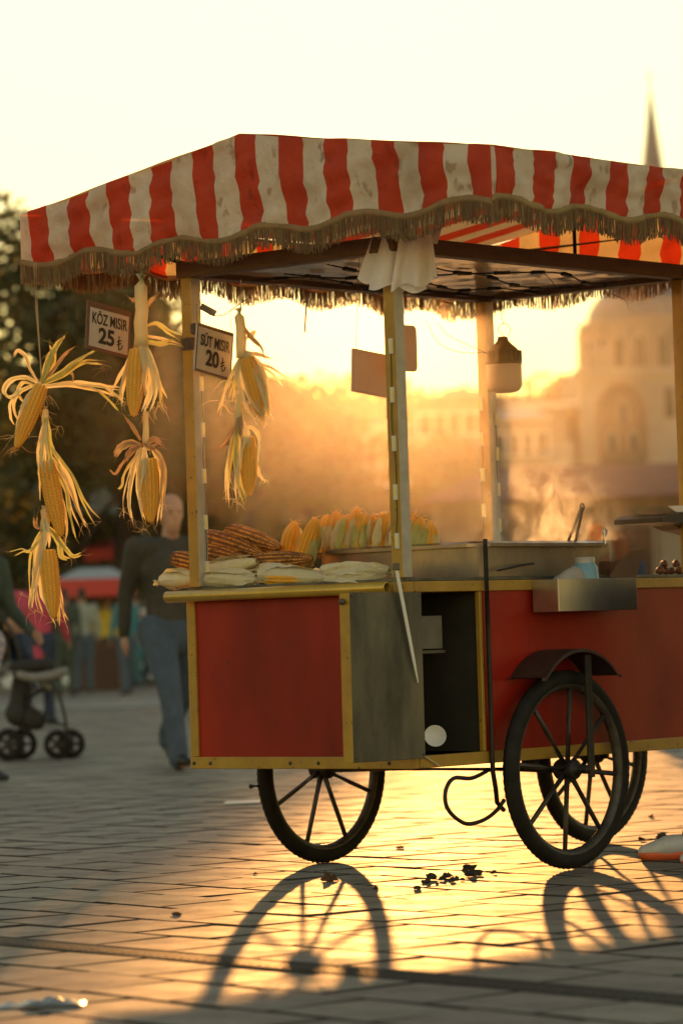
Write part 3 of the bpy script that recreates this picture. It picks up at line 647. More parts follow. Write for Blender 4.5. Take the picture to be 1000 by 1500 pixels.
hanging_ear('hanging_corn', 'ear half wrapped in straw husk below a thick stalk, beside the framed sign', Y2, ((201, 512), (196, 610), 14, -.02), [
    ([(208, 500), (221, 535), (224, 575), (215, 602)], 25, 0, -.045), ([(210, 500), (226, 535), (233, 565), (238, 586)], 12, 0, -.01), ([(206, 500), (212, 540), (210, 580)], 16, 0, -.05),
    ([(204, 500), (186, 535), (174, 560), (165, 582)], 11, 0, -.005), ([(203, 500), (190, 530), (182, 565), (180, 590)], 10, 0, .02), ([(214, 505), (229, 560), (226, 596)], 12, 1, .02),
    ([(212, 478), (230, 474), (248, 486), (264, 494)], 8, 1, -.01), ([(212, 500), (236, 504), (252, 502), (268, 508)], 12, 1, -.01), ([(213, 492), (240, 496), (262, 500)], 7, 0, 0), ([(212, 455), (222, 440), (234, 428)], 6, 2, 0), ([(204, 430), (196, 440), (190, 436)], 8, 2, 0)],
    stem=((208, 402), (207, 508), 10), frays=((170, 575, 5, 26, 0), (232, 590, 8, 28, 0), (205, 610, 5, 18, 3), (182, 590, 5, 24, 0), (222, 600, 5, 22, 0)))
hanging_ear('hanging_corn', 'ear with a brown crumpled knot of husk at its top, under the half wrapped ear', Y2, ((218, 672), (221, 766), 14, -.02), [
    ([(207, 652), (192, 649), (178, 656), (171, 669)], 17, 2, -.03), ([(206, 654), (190, 662), (184, 676)], 14, 2, -.02), ([(206, 656), (194, 690), (187, 730), (191, 764)], 17, 0, -.02), ([(208, 656), (203, 695), (204, 735), (207, 764)], 17, 0, -.04),
    ([(212, 655), (212, 690), (208, 725)], 14, 0, -.05), ([(220, 652), (238, 675), (242, 708), (240, 748)], 11, 2, -.01), ([(222, 655), (236, 690), (238, 730), (236, 762)], 9, 0, .01), ([(206, 645), (194, 624), (183, 611)], 9, 2, -.01),
    ([(214, 650), (226, 643), (237, 650)], 14, 2, -.01), ([(203, 655), (180, 678), (169, 694), (161, 688)], 5, 2, 0), ([(204, 660), (184, 690), (178, 712), (173, 716)], 6, 1, 0), ([(210, 650), (220, 656), (232, 652)], 14, 2, -.03)],
    stem=((213, 596), (214, 650), 4.5), frays=((195, 765, 9, 24, 2), (225, 764, 8, 22, 2), (238, 735, 6, 22, 0), (230, 645, 7, 14, 2), (182, 745, 5, 20, 0), (212, 775, 3, 30, 0)))
hanging_ear('hanging_corn', 'ear still closed in its husk, hung by the cooked corn price sign', Y3, ((362, 525), (384, 610), 14, -.02), [
    ([(356, 515), (350, 545), (360, 580), (381, 612)], 20, 0, -.03), ([(358, 515), (366, 545), (374, 580), (385, 614)], 24, 0, -.05), ([(360, 515), (382, 540), (391, 575), (388, 606)], 20, 0, -.025), ([(358, 515), (372, 540), (384, 575), (388, 610)], 20, 0, -.045), ([(360, 515), (372, 545), (383, 580), (386, 608)], 24, 0, .03),
    ([(360, 522), (382, 534), (402, 545), (420, 562)], 8, 0, -.01), ([(352, 522), (340, 548), (330, 572), (322, 600)], 9, 0, -.01), ([(352, 525), (344, 560), (338, 590)], 8, 1, .01), ([(346, 462), (366, 492), (386, 512), (393, 532)], 9, 2, -.01), ([(356, 500), (372, 486), (368, 498)], 6, 0, 0), ([(356, 515), (380, 520), (396, 528)], 9, 0, -.02)],
    stem=((350, 452), (355, 524), 7.5), frays=((325, 590, 6, 28, 0), (382, 612, 8, 16, 0), (366, 590, 10, 26, 0), (335, 560, 4, 26, 0), (394, 530, 3, 14, 2)))
hanging_ear('hanging_corn', 'ear with a straw skirt of husk strips hanging just above the roasted corn', Y3, ((364, 640), (366, 726), 12, -.02), [
    ([(350, 615), (339, 650), (335, 695), (342, 732)], 13, 0, -.02), ([(352, 615), (346, 655), (345, 700), (350, 736)], 13, 1, -.035), ([(354, 615), (355, 655), (351, 700), (357, 726)], 13, 0, -.045), ([(350, 618), (342, 650), (340, 690), (338, 722)], 8, 1, .01),
    ([(354, 624), (372, 628), (379, 645), (375, 678)], 11, 0, -.03), ([(374, 674), (380, 695), (390, 707)], 6, 0, -.01), ([(347, 622), (332, 646), (321, 655)], 7, 2, -.01), ([(351, 600), (351, 620), (352, 640)], 16, 2, -.03), ([(356, 618), (362, 640), (358, 665)], 12, 0, -.04)],
    stem=((351, 570), (351, 625), 6.5), frays=((345, 733, 10, 18, 0), (360, 722, 5, 16, 0), (335, 712, 4, 18, 0), (345, 590, 7, 30, 0), (384, 705, 3, 14, 0)))
# strings of the hanging ears
def string(label, Y, pts, r=.0022):
    P = [at_depth(x, y, Y) for x, y in pts]; mb = MB().tube(P, r, 5)
    return tag(mb.build('hanging_string', 'cord', origin=P[0]), label, 'string')
string('doubled cord from canopy fringe down to the string of three ears', Y1, ((53, 385), (55, 450), (61, 556), (66, 600)))
string('second strand beside the doubled cord of the string of three ears', Y1, ((50, 385), (53, 450), (59, 520), (62, 556)))
string('cord holding the thick corn stalk near the framed sign', Y2, ((207, 385), (208, 405)), .003)
string('cord holding the closed ear by the unframed sign', Y3, ((353, 410), (353, 440), (352, 458)), .003)

# ears lying on the cart
def husked_ear(A, B, r, label, tuft='l', openk=False):
    root = empty('husked_corn', A.lerp(B, .5) - Vector((0, 0, r)), 0, label, 'corn', 'pale husked ears on the counter')
    d = B-A; a, b = frame_of(d); n, m = 20, 22; rows = []; sd = U(0, 50)
    for i in range(m+1):
        t = i/m; rr = r*(.34+.66*math.sin(math.pi*min(1, (t*.94+.08)))**.55) if 0 < i < m else r*.22
        row = []
        for k in range(n+1):
            g = 2*math.pi*(k % n)/n; w_ = 1+.05*noise.noise(Vector((math.cos(g)*2.2, math.sin(g)*2.2, t*1.2+sd)))*2 + .025*math.sin(g*9+t*2+sd)
            row.append(A + d*t + (a*math.cos(g)+b*math.sin(g)*.92)*rr*w_ + Vector((0, 0, .004*math.sin(t*3+sd))))
        rows.append(row)
    mb = MB(); mb.grid(rows); mb.build('husk', 'husk_pale', root, smooth=True, world=True)
    lm = MB(); up = Vector((0, -.5, .8))
    for j in range(5):
        g = U(0, 6.28); off = (a*math.cos(g)+b*math.sin(g))*r*.97; sgn = rng.choice((0, 1)); p0, p1 = (A, B) if sgn else (B, A)
        leaf(lm, [p0+(p1-p0)*.02+off*.4, p0+(p1-p0)*.25+off*1.0, p0+(p1-p0)*.55+off*1.05, p0+(p1-p0)*U(.8, .98)+off*U(.75, .98)], r*U(.8, 1.3), off.normalized(), n=12, cup=.2)
    end, dr = (B, d) if tuft == 'r' else (A, -d)
    for j in range(7): curl(lm, end - dr.normalized()*.008, dr.normalized()+Vector((U(-.6, .6), U(-.5, .5), U(-.6, .5))), U(.02, .045), .0016)
    for j in range(3): leaf(lm, [end-dr*.08, end+dr.normalized()*.012+Vector((0, 0, U(-.01, .01))), end+dr.normalized()*.03+Vector((U(-.01, .01), 0, U(-.015, .012)))], r*.7, up, n=8)
    lm.build('loose_leaves', 'husk_pale', root, smooth=True, world=True)
    if openk:
        o = link(bpy.data.objects.new('kernels', M_COB)); o.parent = root; orient(o, A.lerp(B, .16)-root.location+Vector((0, -.012, -.012)), B.lerp(A, .2)-root.location+Vector((0, -.012, -.012)), r*.86, 1)
    return root
def on_u(x, y, u): return on_cart(x, y, 0, u)
husked_ear(on_u(236, 852, .05), on_u(288, 846, .05), .031, 'pale husked ear with ragged end sticking past the corner post', 'l')
husked_ear(on_u(297, 838, .13), on_u(376, 822, .13), .031, 'green tinged husked ear tilted on top of the white one')
husked_ear(on_u(281, 850, .04), on_u(377, 848, .04), .033, 'smooth white husked ear lying behind the brass tube next to the post', 'r')
husked_ear(on_u(379, 843, .05), on_u(478, 845, .05), .036, 'husked ear split open with a yellow strip of kernels showing', 'r', True)
husked_ear(on_u(477, 846, .04), on_u(570, 836, .04), .037, 'plump pale husked ear lying beside the open end of the tube', 'r')
husked_ear(on_u(374, 836, .17), on_u(420, 832, .17), .026, 'short husked ear lying behind the split open one')
husked_ear(on_u(470, 836, .16), on_u(545, 828, .16), .026, 'pale husked ear half hidden behind the plump one')
def bare_ear(A, B, r, label, mesh, group, name):
    root = empty(name, A.lerp(B, .5) - Vector((0, 0, r)), 0, label, 'corn', group)
    o = link(bpy.data.objects.new('kernels', mesh)); o.parent = root; orient(o, A-root.location, B-root.location, r, U(0, 6))
    MBs = MB().tube([A + (A-B).normalized()*t for t in (-.004, .006, .014)], [r*.5, r*.42, r*.36], 8); MBs.build('stalk_stub', 'husk_brown', root, smooth=True, world=True)
    return root
G1 = 'roasted ears heaped on the counter'
bare_ear(on_u(305, 787, .24), on_u(384, 812, .24), .036, 'charred roasted ear lying across the top of the heap, blunt end by post', M_ROAST, G1, 'roasted_corn')
bare_ear(on_u(336, 778, .30), on_u(411, 803, .30), .036, 'topmost roasted ear of the heap, brightest orange on its rim', M_ROAST, G1, 'roasted_corn')
bare_ear(on_u(288, 805, .20), on_u(362, 822, .20), .036, 'dark roasted ear in the middle of the heap', M_ROAST, G1, 'roasted_corn')
bare_ear(on_u(256, 818, .16), on_u(312, 830, .16), .033, 'roasted ear poking out past the corner post', M_ROAST, G1, 'roasted_corn')
bare_ear(on_u(376, 822, .20), on_u(458, 818, .20), .031, 'roasted ear lying flat at the foot of the standing yellow ears', M_ROAST, G1, 'roasted_corn')
bare_ear(on_u(310, 822, .27), on_u(392, 830, .27), .034, 'blackened roasted ear at the bottom of the heap', M_ROAST, G1, 'roasted_corn')
G2 = 'boiled ears standing along the pan'
def standing(xb, yb, xt, yt, u, r, label, husk=True, lean=.0):
    A, B = on_u(xb, yb, u), on_u(xt, yt, u+lean); o = bare_ear(A, B, r, label, M_COB, G2, 'boiled_corn')
    if husk:
        lm = MB(); d = B-A; f = Vector((0, -1, 0)); a, b = frame_of(d)
        for j in range(7):
            g = j/7*6.28 + U(-.3, .3); off = (a*math.cos(g)+b*math.sin(g)).normalized(); top = U(.62, .92)
            if isinstance(husk, float) and off.x < husk: continue
            leaf(lm, [A+off*r*.5, A+d*.2+off*r*1.12, A+d*.55+off*r*1.12, A+d*top+off*r*U(.75, .95)], r*U(.75, 1.15), off, n=10, cup=.35, taper=.4, mi=rng.choice((0, 0, 1)))
        lm.build('husk', HM, o, smooth=True, world=True)
        cm = MB()
        for j in range(14): curl(cm, B + Vector((U(-1, 1)*r*.5, U(-1, 1)*r*.5, U(-.01, .004))), Vector((U(-1, 1), U(-1, 1), U(0, 1))), U(.008, .02), .0009, curly=1.3)
        cm.build('silk', 'silk', o, smooth=True, world=True)
standing(421, 812, 432, 764, .36, .034, 'bare yellow ear standing next to the roasted heap', .2)
standing(440, 832, 463, 758, .34, .036, 'large yellow ear leaning in front of the wooden coloured pan wall', .25)
row = [(478, 757), (494, 751), (507, 758), (522, 744), (534, 752), (548, 757), (560, 753), (571, 753), (588, 756), (604, 754), (617, 760), (630, 764)]
names = ['first', 'second', 'third', 'fourth', 'fifth', 'sixth', 'seventh', 'eighth', 'ninth', 'tenth', 'eleventh', 'last']
for i, (x, y) in enumerate(row):
    standing(x-10+U(-4, 4), 812, x+U(-2, 2), y-2+U(-3, 3), .47+.02*(i % 2), .034 if i != 3 else .036, names[i]+' husk wrapped ear in the row in the pan counting from the bare yellow ears', True if i not in (3,) else -.3, .04)

# ------------------------------------------------------------------ signs
def text_mesh(body, size, bold, name='t'):
    c = bpy.data.curves.new(name, 'FONT'); c.body = body; c.size = size; c.offset = bold; c.align_x = 'CENTER'; c.align_y = 'CENTER'; c.extrude = .0004
    o = bpy.data.objects.new(name, c); COL.objects.link(o)
    me = bpy.data.meshes.new_from_object(o.evaluated_get(bpy.context.evaluated_depsgraph_get())); bpy.data.objects.remove(o); return me
def sign(label, c, yaw, pitch, roll, w_, h_, line1, line2, framed=True):
    root = empty('price_sign', c, 0, label, 'sign')
    root.rotation_euler = (Matrix.Rotation(yaw, 3, 'Z') @ Matrix.Rotation(pitch, 3, 'X') @ Matrix.Rotation(roll, 3, 'Y')).to_euler()
    t = .004
    MB().box((-w_/2, -t, -h_/2), (w_/2, t, h_/2)).build('board', 'sign_brown' if framed else 'sign_white', root, bevel=.001)
    if framed:
        e = .012; MB().box((-w_/2+e, -t-.0015, -h_/2+e), (w_/2-e, -t-.0002, h_/2-e*1.9)).build('face', 'sign_white', root)
    else:
        for a, b in (((-w_/2, -t-.0012, h_/2-.012), (w_/2, -t-.0002, h_/2)), ((-w_/2, -t-.0012, -h_/2), (w_/2, -t-.0002, -h_/2+.007)), ((-w_/2, -t-.0012, -h_/2+.0075), (-w_/2+.006, -t-.0002, h_/2-.0125)), ((w_/2-.006, -t-.0012, -h_/2+.0075), (w_/2, -t-.0002, h_/2-.0125))): MB().box(a, b).build('border', 'sign_brown', root)
    fy = -t-.0026
    def put(body, size, bold, x, z, sx, nm):
        me = text_mesh(body, size, bold); me.materials.clear(); me.materials.append(MAT['sign_ink']); o = link(bpy.data.objects.new(nm, me)); o.parent = root
        wdt = max(v.co.x for v in me.vertices)-min(v.co.x for v in me.vertices)
        o.rotation_euler = (math.pi/2, 0, 0); o.location = (x, fy, z); o.scale = (sx/wdt, 1, 1)
    put(line1, .056, .0012, 0, h_*.155, w_*.80, 'lettering'); put(line2, .078, .0026, -w_*.05, -h_*.19, w_*.36, 'price_digits')
    lb = MB(); x0, z0 = w_*.23, -h_*.24                           # the lira mark
    for p, q in (((x0, .028), (x0, -.022)), ((x0-.009, .004), (x0+.012, .014)), ((x0-.009, -.007), (x0+.012, .003))): lb.bar((p[0], fy, z0+p[1]), (q[0], fy, z0+q[1]), .0008, .0045, hint=Vector((1, 0, .3)))
    arc = [Vector((x0+.016*math.sin(a), fy, z0-.004-.018*math.cos(a))) for a in [i*.2 for i in range(0, 9)]]
    lb.tube(arc, .0023, 5); lb.build('lira_mark', 'sign_ink', root)
    return root
s1 = sign('brown framed price sign reading KÖZ MISIR 25 hung from the fringe', (-.8108, 12.3166, 1.9632), .7683, -.0923, .1696, .2027, .1768, 'KÖZ MISIR', '25')
s2 = sign('price sign reading SÜT MISIR 20 fixed beside the corner post', (-.4378, 12.3079, 1.8727), .9009, -.0077, .1542, .1977, .1721, 'SÜT MISIR', '20', False)
def thread(a, b, label, r=.0012):
    tag(MB().tube([a, (a+b)/2+Vector((0, 0, -.002)), b], r, 5).build('sign_string', 'black_wire', origin=a), label, 'string')
thread(at_depth(137, 428, 12.25), at_depth(138, 442, 12.25), 'short string at the outer top corner of the framed sign'); thread(at_depth(185, 430, 12.38), at_depth(185, 455, 12.38), 'short string at the inner top corner of the framed sign')
thread(at_depth(288, 445, 12.24), at_depth(289, 473, 12.24), 'string at the post side of the unframed sign'); thread(at_depth(338, 452, 12.36), at_depth(338, 488, 12.36), 'string at the far side of the unframed sign')
bb = empty('hanging_board', (.1165, 11.8527, 1.7421), 0, 'plain board hung beside the near post facing away', 'board')
bb.rotation_euler = (Matrix.Rotation(.709, 3, 'Z') @ Matrix.Rotation(-.0713, 3, 'X') @ Matrix.Rotation(.1252, 3, 'Y')).to_euler()
MB().box((-.087, -.004, -.0757), (.087, .004, .0757)).build('panel', 'board_back', bb, bevel=.002)
for x in (-.07, .07): MB().tube([(x, 0, .075), (x*.9, 0, .4)], .0012, 5).build('string', 'black_wire', bb)
# rounded plate showing on the other side of the near post
rp = MB(); c0 = on_cart(592, 510, 1, .12); pl = []
ex, ez = Vector((math.cos(YAW), math.sin(YAW), 0)), Vector((0, 0, 1)); ey = Vector((-math.sin(YAW), math.cos(YAW), 0))
for cx_, cz_, a0 in ((.045, .062, 0), (-.045, .062, 90), (-.045, -.062, 180), (.045, -.062, 270)):
    for k in range(5): a = R(a0+k*22.5); pl.append((cx_+.018*math.cos(a), cz_+.018*math.sin(a)))
n = len(pl); rp.add([c0+ex*x+ez*z-ey*.004 for x, z in pl]+[c0+ex*x+ez*z+ey*.004 for x, z in pl], [tuple(range(n)), tuple(range(2*n-1, n-1, -1))]+[(k, n+k, n+(k+1) % n, (k+1) % n) for k in range(n)])
tag(rp.build('rounded_plate', 'board_back', origin=c0), 'rounded cream plate fixed behind the near post', 'plate')

# ------------------------------------------------------------------ plastic bags at the near post
def bags():
    k = 11.75/F_PX; root = empty('plastic_bags', at_depth(585, 430, 11.72), 0, 'bunch of white plastic carrier bags hung under the canopy corner', 'bags')
    defs = [([(545, 345), (585, 340)], [(523, 408), (592, 425)], 0.0), ([(560, 345), (606, 338)], [(540, 420), (625, 426)], -.035), ([(585, 345), (632, 340)], [(572, 424), (641, 412)], -.06)]
    for j, (top, bot, dy) in enumerate(defs):
        mb = MB(); rows = []; n, m = 26, 18
        for i in range(m+1):
            t = i/m; row = []
            for q in range(n+1):
                s = q/n; x = (top[0][0]*(1-s)+top[1][0]*s)*(1-t) + (bot[0][0]*(1-s)+bot[1][0]*s)*t; y = (top[0][1]*(1-s)+top[1][1]*s)*(1-t) + (bot[0][1]*(1-s)+bot[1][1]*s)*t
                if t == 0: y += 14*math.sin(math.pi*s)**2
                if t == 1: y += 5*math.sin(s*9+j)
                fold = .022*math.sin(s*(7+j*2)+j*2+t*1.2)*(.25+.75*t) + .010*noise.noise(Vector((s*6, t*3, j*7)))
                row.append(at_depth(x, y, 11.72+dy+fold-.03*math.sin(math.pi*s)*t))
            rows.append(row)
        mb.grid(rows); mb.build('bag', 'bag_plastic', root, smooth=True, world=True)
    hm = MB()
    for (x0, y0), (x1, y1), (x2, y2) in (((553, 350), (578, 322), (580, 350)), ((585, 350), (606, 332), (604, 356)), ((606, 345), (640, 335), (632, 362)), ((600, 350), (648, 330), (640, 358))):
        rr = []
        a, b, c = at_depth(x0, y0, 11.70), at_depth(x1, y1, 11.69), at_depth(x2, y2, 11.68)
        for i in range(7):
            t = i/6; p, q = a.lerp(b, t), c.lerp(b, t); rr.append([p.lerp(q, s/5)+Vector((0, .008*math.sin(s*2.2+i), 0)) for s in range(6)])
        hm.grid(rr)
    hm.build('bag_handles', 'bag_plastic', root, smooth=True, world=True)
    MB().tube([at_depth(590, 345, 11.71), at_depth(592, 300, 11.75)], .0015, 5).build('hook_string', 'black_wire', root, world=True)
bags()
# lamp
lp = at_depth(739, 492, 12.95); lamp = empty('hanging_bulb', at_depth(738, 575, 12.95), 0, 'large white bulb lamp with ribbed bronze cap hung on wire', 'lamp')
kk = 12.95/F_PX; T = lambda y: at_depth(738.5, y, 12.95)
base = T(575); prof = [((575-y)*kk, r*kk) for y, r in ((575, 0), (575, 14), (573, 21), (568, 25), (560, 26.3), (534, 26.3))]
MB().lathe(base, (0, 0, 1), prof, 32).build('globe', 'lamp_globe', lamp, smooth=True, world=True)
cap = MB(); prof = [((575-y)*kk, r*kk) for y, r in ((534, 26.6), (531, 27), (516, 24), (510, 20), (504, 13), (499, 8.5), (493, 7), (492, 0))]
cap.lathe(base, (0, 0, 1), prof, 32)
for i in range(20):
    a = 2*math.pi*i/20; d = Vector((math.cos(a), math.sin(a), 0)); cap.obox(base+Vector((0, 0, (575-522)*kk))+d*26*kk, d*1.2*kk, Vector((-d.y, d.x, 0))*1.2*kk, Vector((0, 0, 8*kk)))
cap.build('cap', 'lamp_cap', lamp, world=True)
MB().tube(smooth_path([T(492), at_depth(729, 484, 12.95), at_depth(733, 476, 12.95), at_depth(741, 474, 12.95), at_depth(747, 483, 12.95), at_depth(744, 492, 12.95)], 20), .0016, 5).build('wire_loop', 'dark_iron', lamp, smooth=True, world=True)
MB().tube(smooth_path([at_depth(737, 475, 12.95), at_depth(734, 462, 12.95), at_depth(738, 450, 12.95), at_depth(736, 425, 12.95)], 14), .0014, 5).build('hanger', 'dark_iron', lamp, smooth=True, world=True)
for i, (lab, pts) in enumerate((('thin loose wire sagging between the posts', ((625, 470), (640, 500), (670, 515), (712, 517))), ('second loose wire running to the far post', ((640, 472), (655, 490), (680, 503), (714, 518))), ('bent wire hanging below the long roof beam', ((790, 395), (806, 410), (817, 428), (816, 445))), ('crooked wire hooked at the fringe by the dome', ((895, 430), (915, 440), (920, 452), (924, 455))))):
    P = [at_depth(x, y, 12.6) for x, y in pts]; tag(MB().tube(smooth_path(P, 20), .0012, 5).build('loose_wire', 'black_wire', origin=P[0]), lab, 'wire')
P = [at_depth(x, y, 12.2) for x, y in ((292, 440), (306, 460), (325, 462), (338, 455), (350, 446), (362, 438))]
tag(MB().tube(smooth_path(P, 24), .0016, 5).build('loose_wire', 'black_wire', origin=P[0]), 'curved wire under the fringe over the unframed sign', 'wire')
c = at_depth(305, 454, 12.2); tag(MB().obox(c, Vector((.026, 0, -.015)), Vector((0, .006, 0)), Vector((.006, 0, .010))).build('wire_connector', 'dark_tape', origin=c, bevel=.003), 'small dark connector block on the curved wire', 'connector')
P0, P1 = at_depth(449, 440, 12.3), at_depth(446, 487, 12.3); tag(MB().bar(P1, P0, .016, .006).build('wooden_strip', 'beam_wood', origin=P1), 'short flat wooden strip dangling below the fringe', 'strip')

# ------------------------------------------------------------------ things on the cart
# tongs
def tongs(name, label, pts_a, pts_b, depth_u, r, m):
    A = [on_cart(x, y, 0, depth_u) for x, y in pts_a]; B = [on_cart(x, y, 0, depth_u+.012) for x, y in pts_b]
    root = empty(name, A[-1], 0, label, 'tongs')
    MB().bar(A[0], A[-1], r*2.4, r).build('arm', m, root, bevel=.001, world=True); MB().bar(B[0], B[-1], r*2.4, r).build('arm', m, root, bevel=.001, world=True)
    rg = MB(); c = A[0].lerp(B[0], .5); rg.tube([c + (ex*math.cos(a)+ez*math.sin(a))*.012 for a in [i*.5236 for i in range(13)]], .0035, 6); rg.build('spring_ring', m, root, smooth=True, world=True)
    return root
tongs('steel_tongs', 'steel tongs standing in the boiling pan leaning to the steam', [(853, 743), (838, 812)], [(851, 742), (830, 797)], 1.02, .005, 'steel')
tongs('steel_tongs', 'short tongs hooked on the pan corner near the heads behind', [(884, 779), (886, 797)], [(886, 779), (882, 800)], 1.12, .004, 'bright_steel')
kb = empty('metal_skewer', on_cart(610, 1000, 1, -.062), 0, 'long pale metal blade hanging down across the steel door', 'skewer')
kA, kB = on_cart(580, 832, 1, -.066), on_cart(612, 1000, 1, -.054); mid = kA.lerp(kB, .5)
d = (kB-kA).normalized(); sd = d.cross(Vector((-ey.x, -ey.y, 0))).normalized(); bl = MB(); nn = -ey
vs = []
for t, w_ in ((0, .0075), (.5, .0075), (.8, .006), (1, .0015)):
    p = kA.lerp(kB, t) ; vs += [p-sd*w_-nn*.0015, p+sd*w_-nn*.0015, p+sd*w_+nn*.0015, p-sd*w_+nn*.0015]
bl.add(vs, [(4*i+k, 4*i+(k+1) % 4, 4*i+4+(k+1) % 4, 4*i+4+k) for i in range(3) for k in range(4)]+[(3, 2, 1, 0), (12, 13, 14, 15)])
bl.build('blade', 'white_paper', kb, world=True)
MB().obox(kA+Vector((0, 0, .004)), ex*.014, ey*.006, ez*.012).build('clip', 'steel', kb, world=True, bevel=.003)
pB2 = on_cart(577, 838, 1, -.05); MB().bar(pB2, on_cart(577, 866, 1, -.05), .006, .004).build('hook', 'steel', kb, world=True)
# white paper dish and stick in the compartment
pc = on_cart(637, 1078, 1, -.055+.09); fz = ZB+.0425
dn = (Vector((0, 0, CAM_H))-pc).normalized(); dn = (dn + Vector((.15, 0, .25))).normalized()
pd = MB().lathe(pc, dn, [(-.012, 0), (-.012, .022), (.0, .036), (.001, .038), (-.013, .023), (-.0135, 0)], 28)
tag(pd.build('paper_dish', 'white_paper', smooth=True, origin=pc), 'small white paper dish standing on edge in the open compartment', 'dish')
a, b = cartp(.055, .004, ZB+.046), cartp(.12, -.012, ZB+.030)
a, b = on_cart(620, 1107, 1, -.012), on_cart(643, 1122, 1, -.014)
tag(MB().bar(a, b, .006, .003).build('wooden_stick', 'husk_pale', origin=a), 'thin pale stick poking out under the paper dish', 'stick')
# things in the side tray
def tubpts(u, v, z): return cartp(u, v, z)
tub = empty('plastic_bundle', cartp(.86, -.07, .915), 0, 'crumpled translucent plastic wrap lying in the shiny side tray', 'plastic')
mb = MB(); rows = []
for i in range(15):
    t = i/14; row = []
    for j in range(25):
        a = 2*math.pi*j/24; env = math.sin(math.pi*min(1, .5+t*.5))
        rr = (1-t**2.2)**.5; nz = .18*noise.noise(Vector((math.cos(a)*2, math.sin(a)*2, t*4)))
        row.append(cartp(.80+(.125*rr+.02*nz)*math.cos(a)+.03*t, -.067+(.05*rr)*math.sin(a), .915+.150*t*(1+nz*.5)))
    rows.append(row)
mb.grid(rows); mb.build('wrap', 'clear_plastic', tub, smooth=True, world=True)
jar = empty('blue_tub', cartp(.90, -.067, .912), 0, 'blue plastic tub with pale lid standing in the side tray', 'tub')
mb = MB().lathe(cartp(.905, -.066, .912), (0, 0, 1), [(0, 0), (0, .045), (.11, .050), (.150, .046), (.165, .036), (.17, .034)], 26); mb.build('body', 'blue_plastic', jar, smooth=True, world=True)
MB().lathe(cartp(.905, -.066, .912), (0, 0, 1), [(.165, .037), (.182, .037), (.186, .033), (.186, 0)], 26).build('lid', 'clear_plastic', jar, smooth=True, world=True)
def slab(name, pix, v, th, m, label, cat):
    P = [on_cart(x, y, 1, v) for x, y in pix]; n = len(P); mb = MB(); d_ = ey*th
    mb.add([p for p in P]+[p+d_ for p in P], [tuple(range(n))[::-1], tuple(range(n, 2*n))]+[(k, (k+1) % n, n+(k+1) % n, n+k) for k in range(n)])
    return tag(mb.build(name, m, origin=P[0].copy()), label, cat)
slab('card_flap', [(892, 846), (906, 822), (924, 805), (941, 803), (940, 815), (930, 848)], -.02, .006, 'cardboard', 'torn brown cardboard flap standing up from the side tray', 'cardboard')
slab('card_box', [(877, 850), (877, 822), (910, 822), (908, 850)], .03, .09, 'cardboard', 'dark cardboard box beside the blue tub', 'box')
for i, (x, y) in enumerate(((966, 842), (976, 840), (985, 842), (994, 838), (972, 836), (990, 832), (1002, 842))):
    c = on_cart(x, y, 1, .10+.03*(i % 3)); c.z = max(c.z, ZT+.03) if i < 4 else ZT+.055
    c.z = ZT+.030 + (.026 if i in (4, 5) else 0)
    mb = MB().lathe(c-Vector((0, 0, .016)), (U(-.3, .3), U(-.3, .3), 1), [(0, 0), (.002, .010), (.008, .0165), (.016, .018), (.024, .014), (.031, .004), (.033, 0)], 12, squash=.85)
    tag(mb.build('chestnut', 'chestnut', smooth=True, origin=c), 'dark brown roasted chestnut in the little heap on the counter edge', 'chestnut', 'roasted chestnuts on the counter')
tr = empty('serving_tray', on_cart(1030, 770, 1, .02), 0, 'dark serving tray with a paper stack raised at the far end of the counter', 'tray')
def trslab(pix, v, th, m, nm):
    P = [on_cart(x, y, 1, v) for x, y in pix]; n = len(P); mb = MB(); d_ = ey*th
    mb.add([p for p in P]+[p+d_ for p in P], [tuple(range(n))[::-1], tuple(range(n, 2*n))]+[(k, (k+1) % n, n+(k+1) % n, n+k) for k in range(n)]); mb.build(nm, m, tr, world=True)
trslab([(969, 758), (980, 752), (1090, 754), (1090, 766), (969, 765)], -.02, .22, 'dark_iron', 'tray_body'); trslab([(977, 741), (1080, 738), (1080, 750), (990, 750)], 0, .18, 'white_paper', 'paper_stack'); trslab([(985, 769), (1060, 770), (1060, 848), (1040, 848), (1040, 785), (1000, 776)], .05, .1, 'rusty_iron', 'tray_bracket')
# bundle lying on top of the ceiling sheet
c = cartp(1.35, .75, 2.215); mb = MB(); rows = [[c+ex*(.16*(1-(2*i/12-1)**4)**.5*math.cos(j*.5236)*(1+.2*noise.noise(Vector((i, j, 1)))))*1 + ey*(.09*math.sin(j*.5236)) + ex*0 + Vector((0, 0, .05*math.sin(math.pi*i/12))) for j in range(13)] for i in range(13)]
tag(mb.grid(rows).build('cloth_bundle', 'dark_inside', smooth=True, origin=c), 'dark cloth bundle stowed above the ceiling sheet', 'bundle')

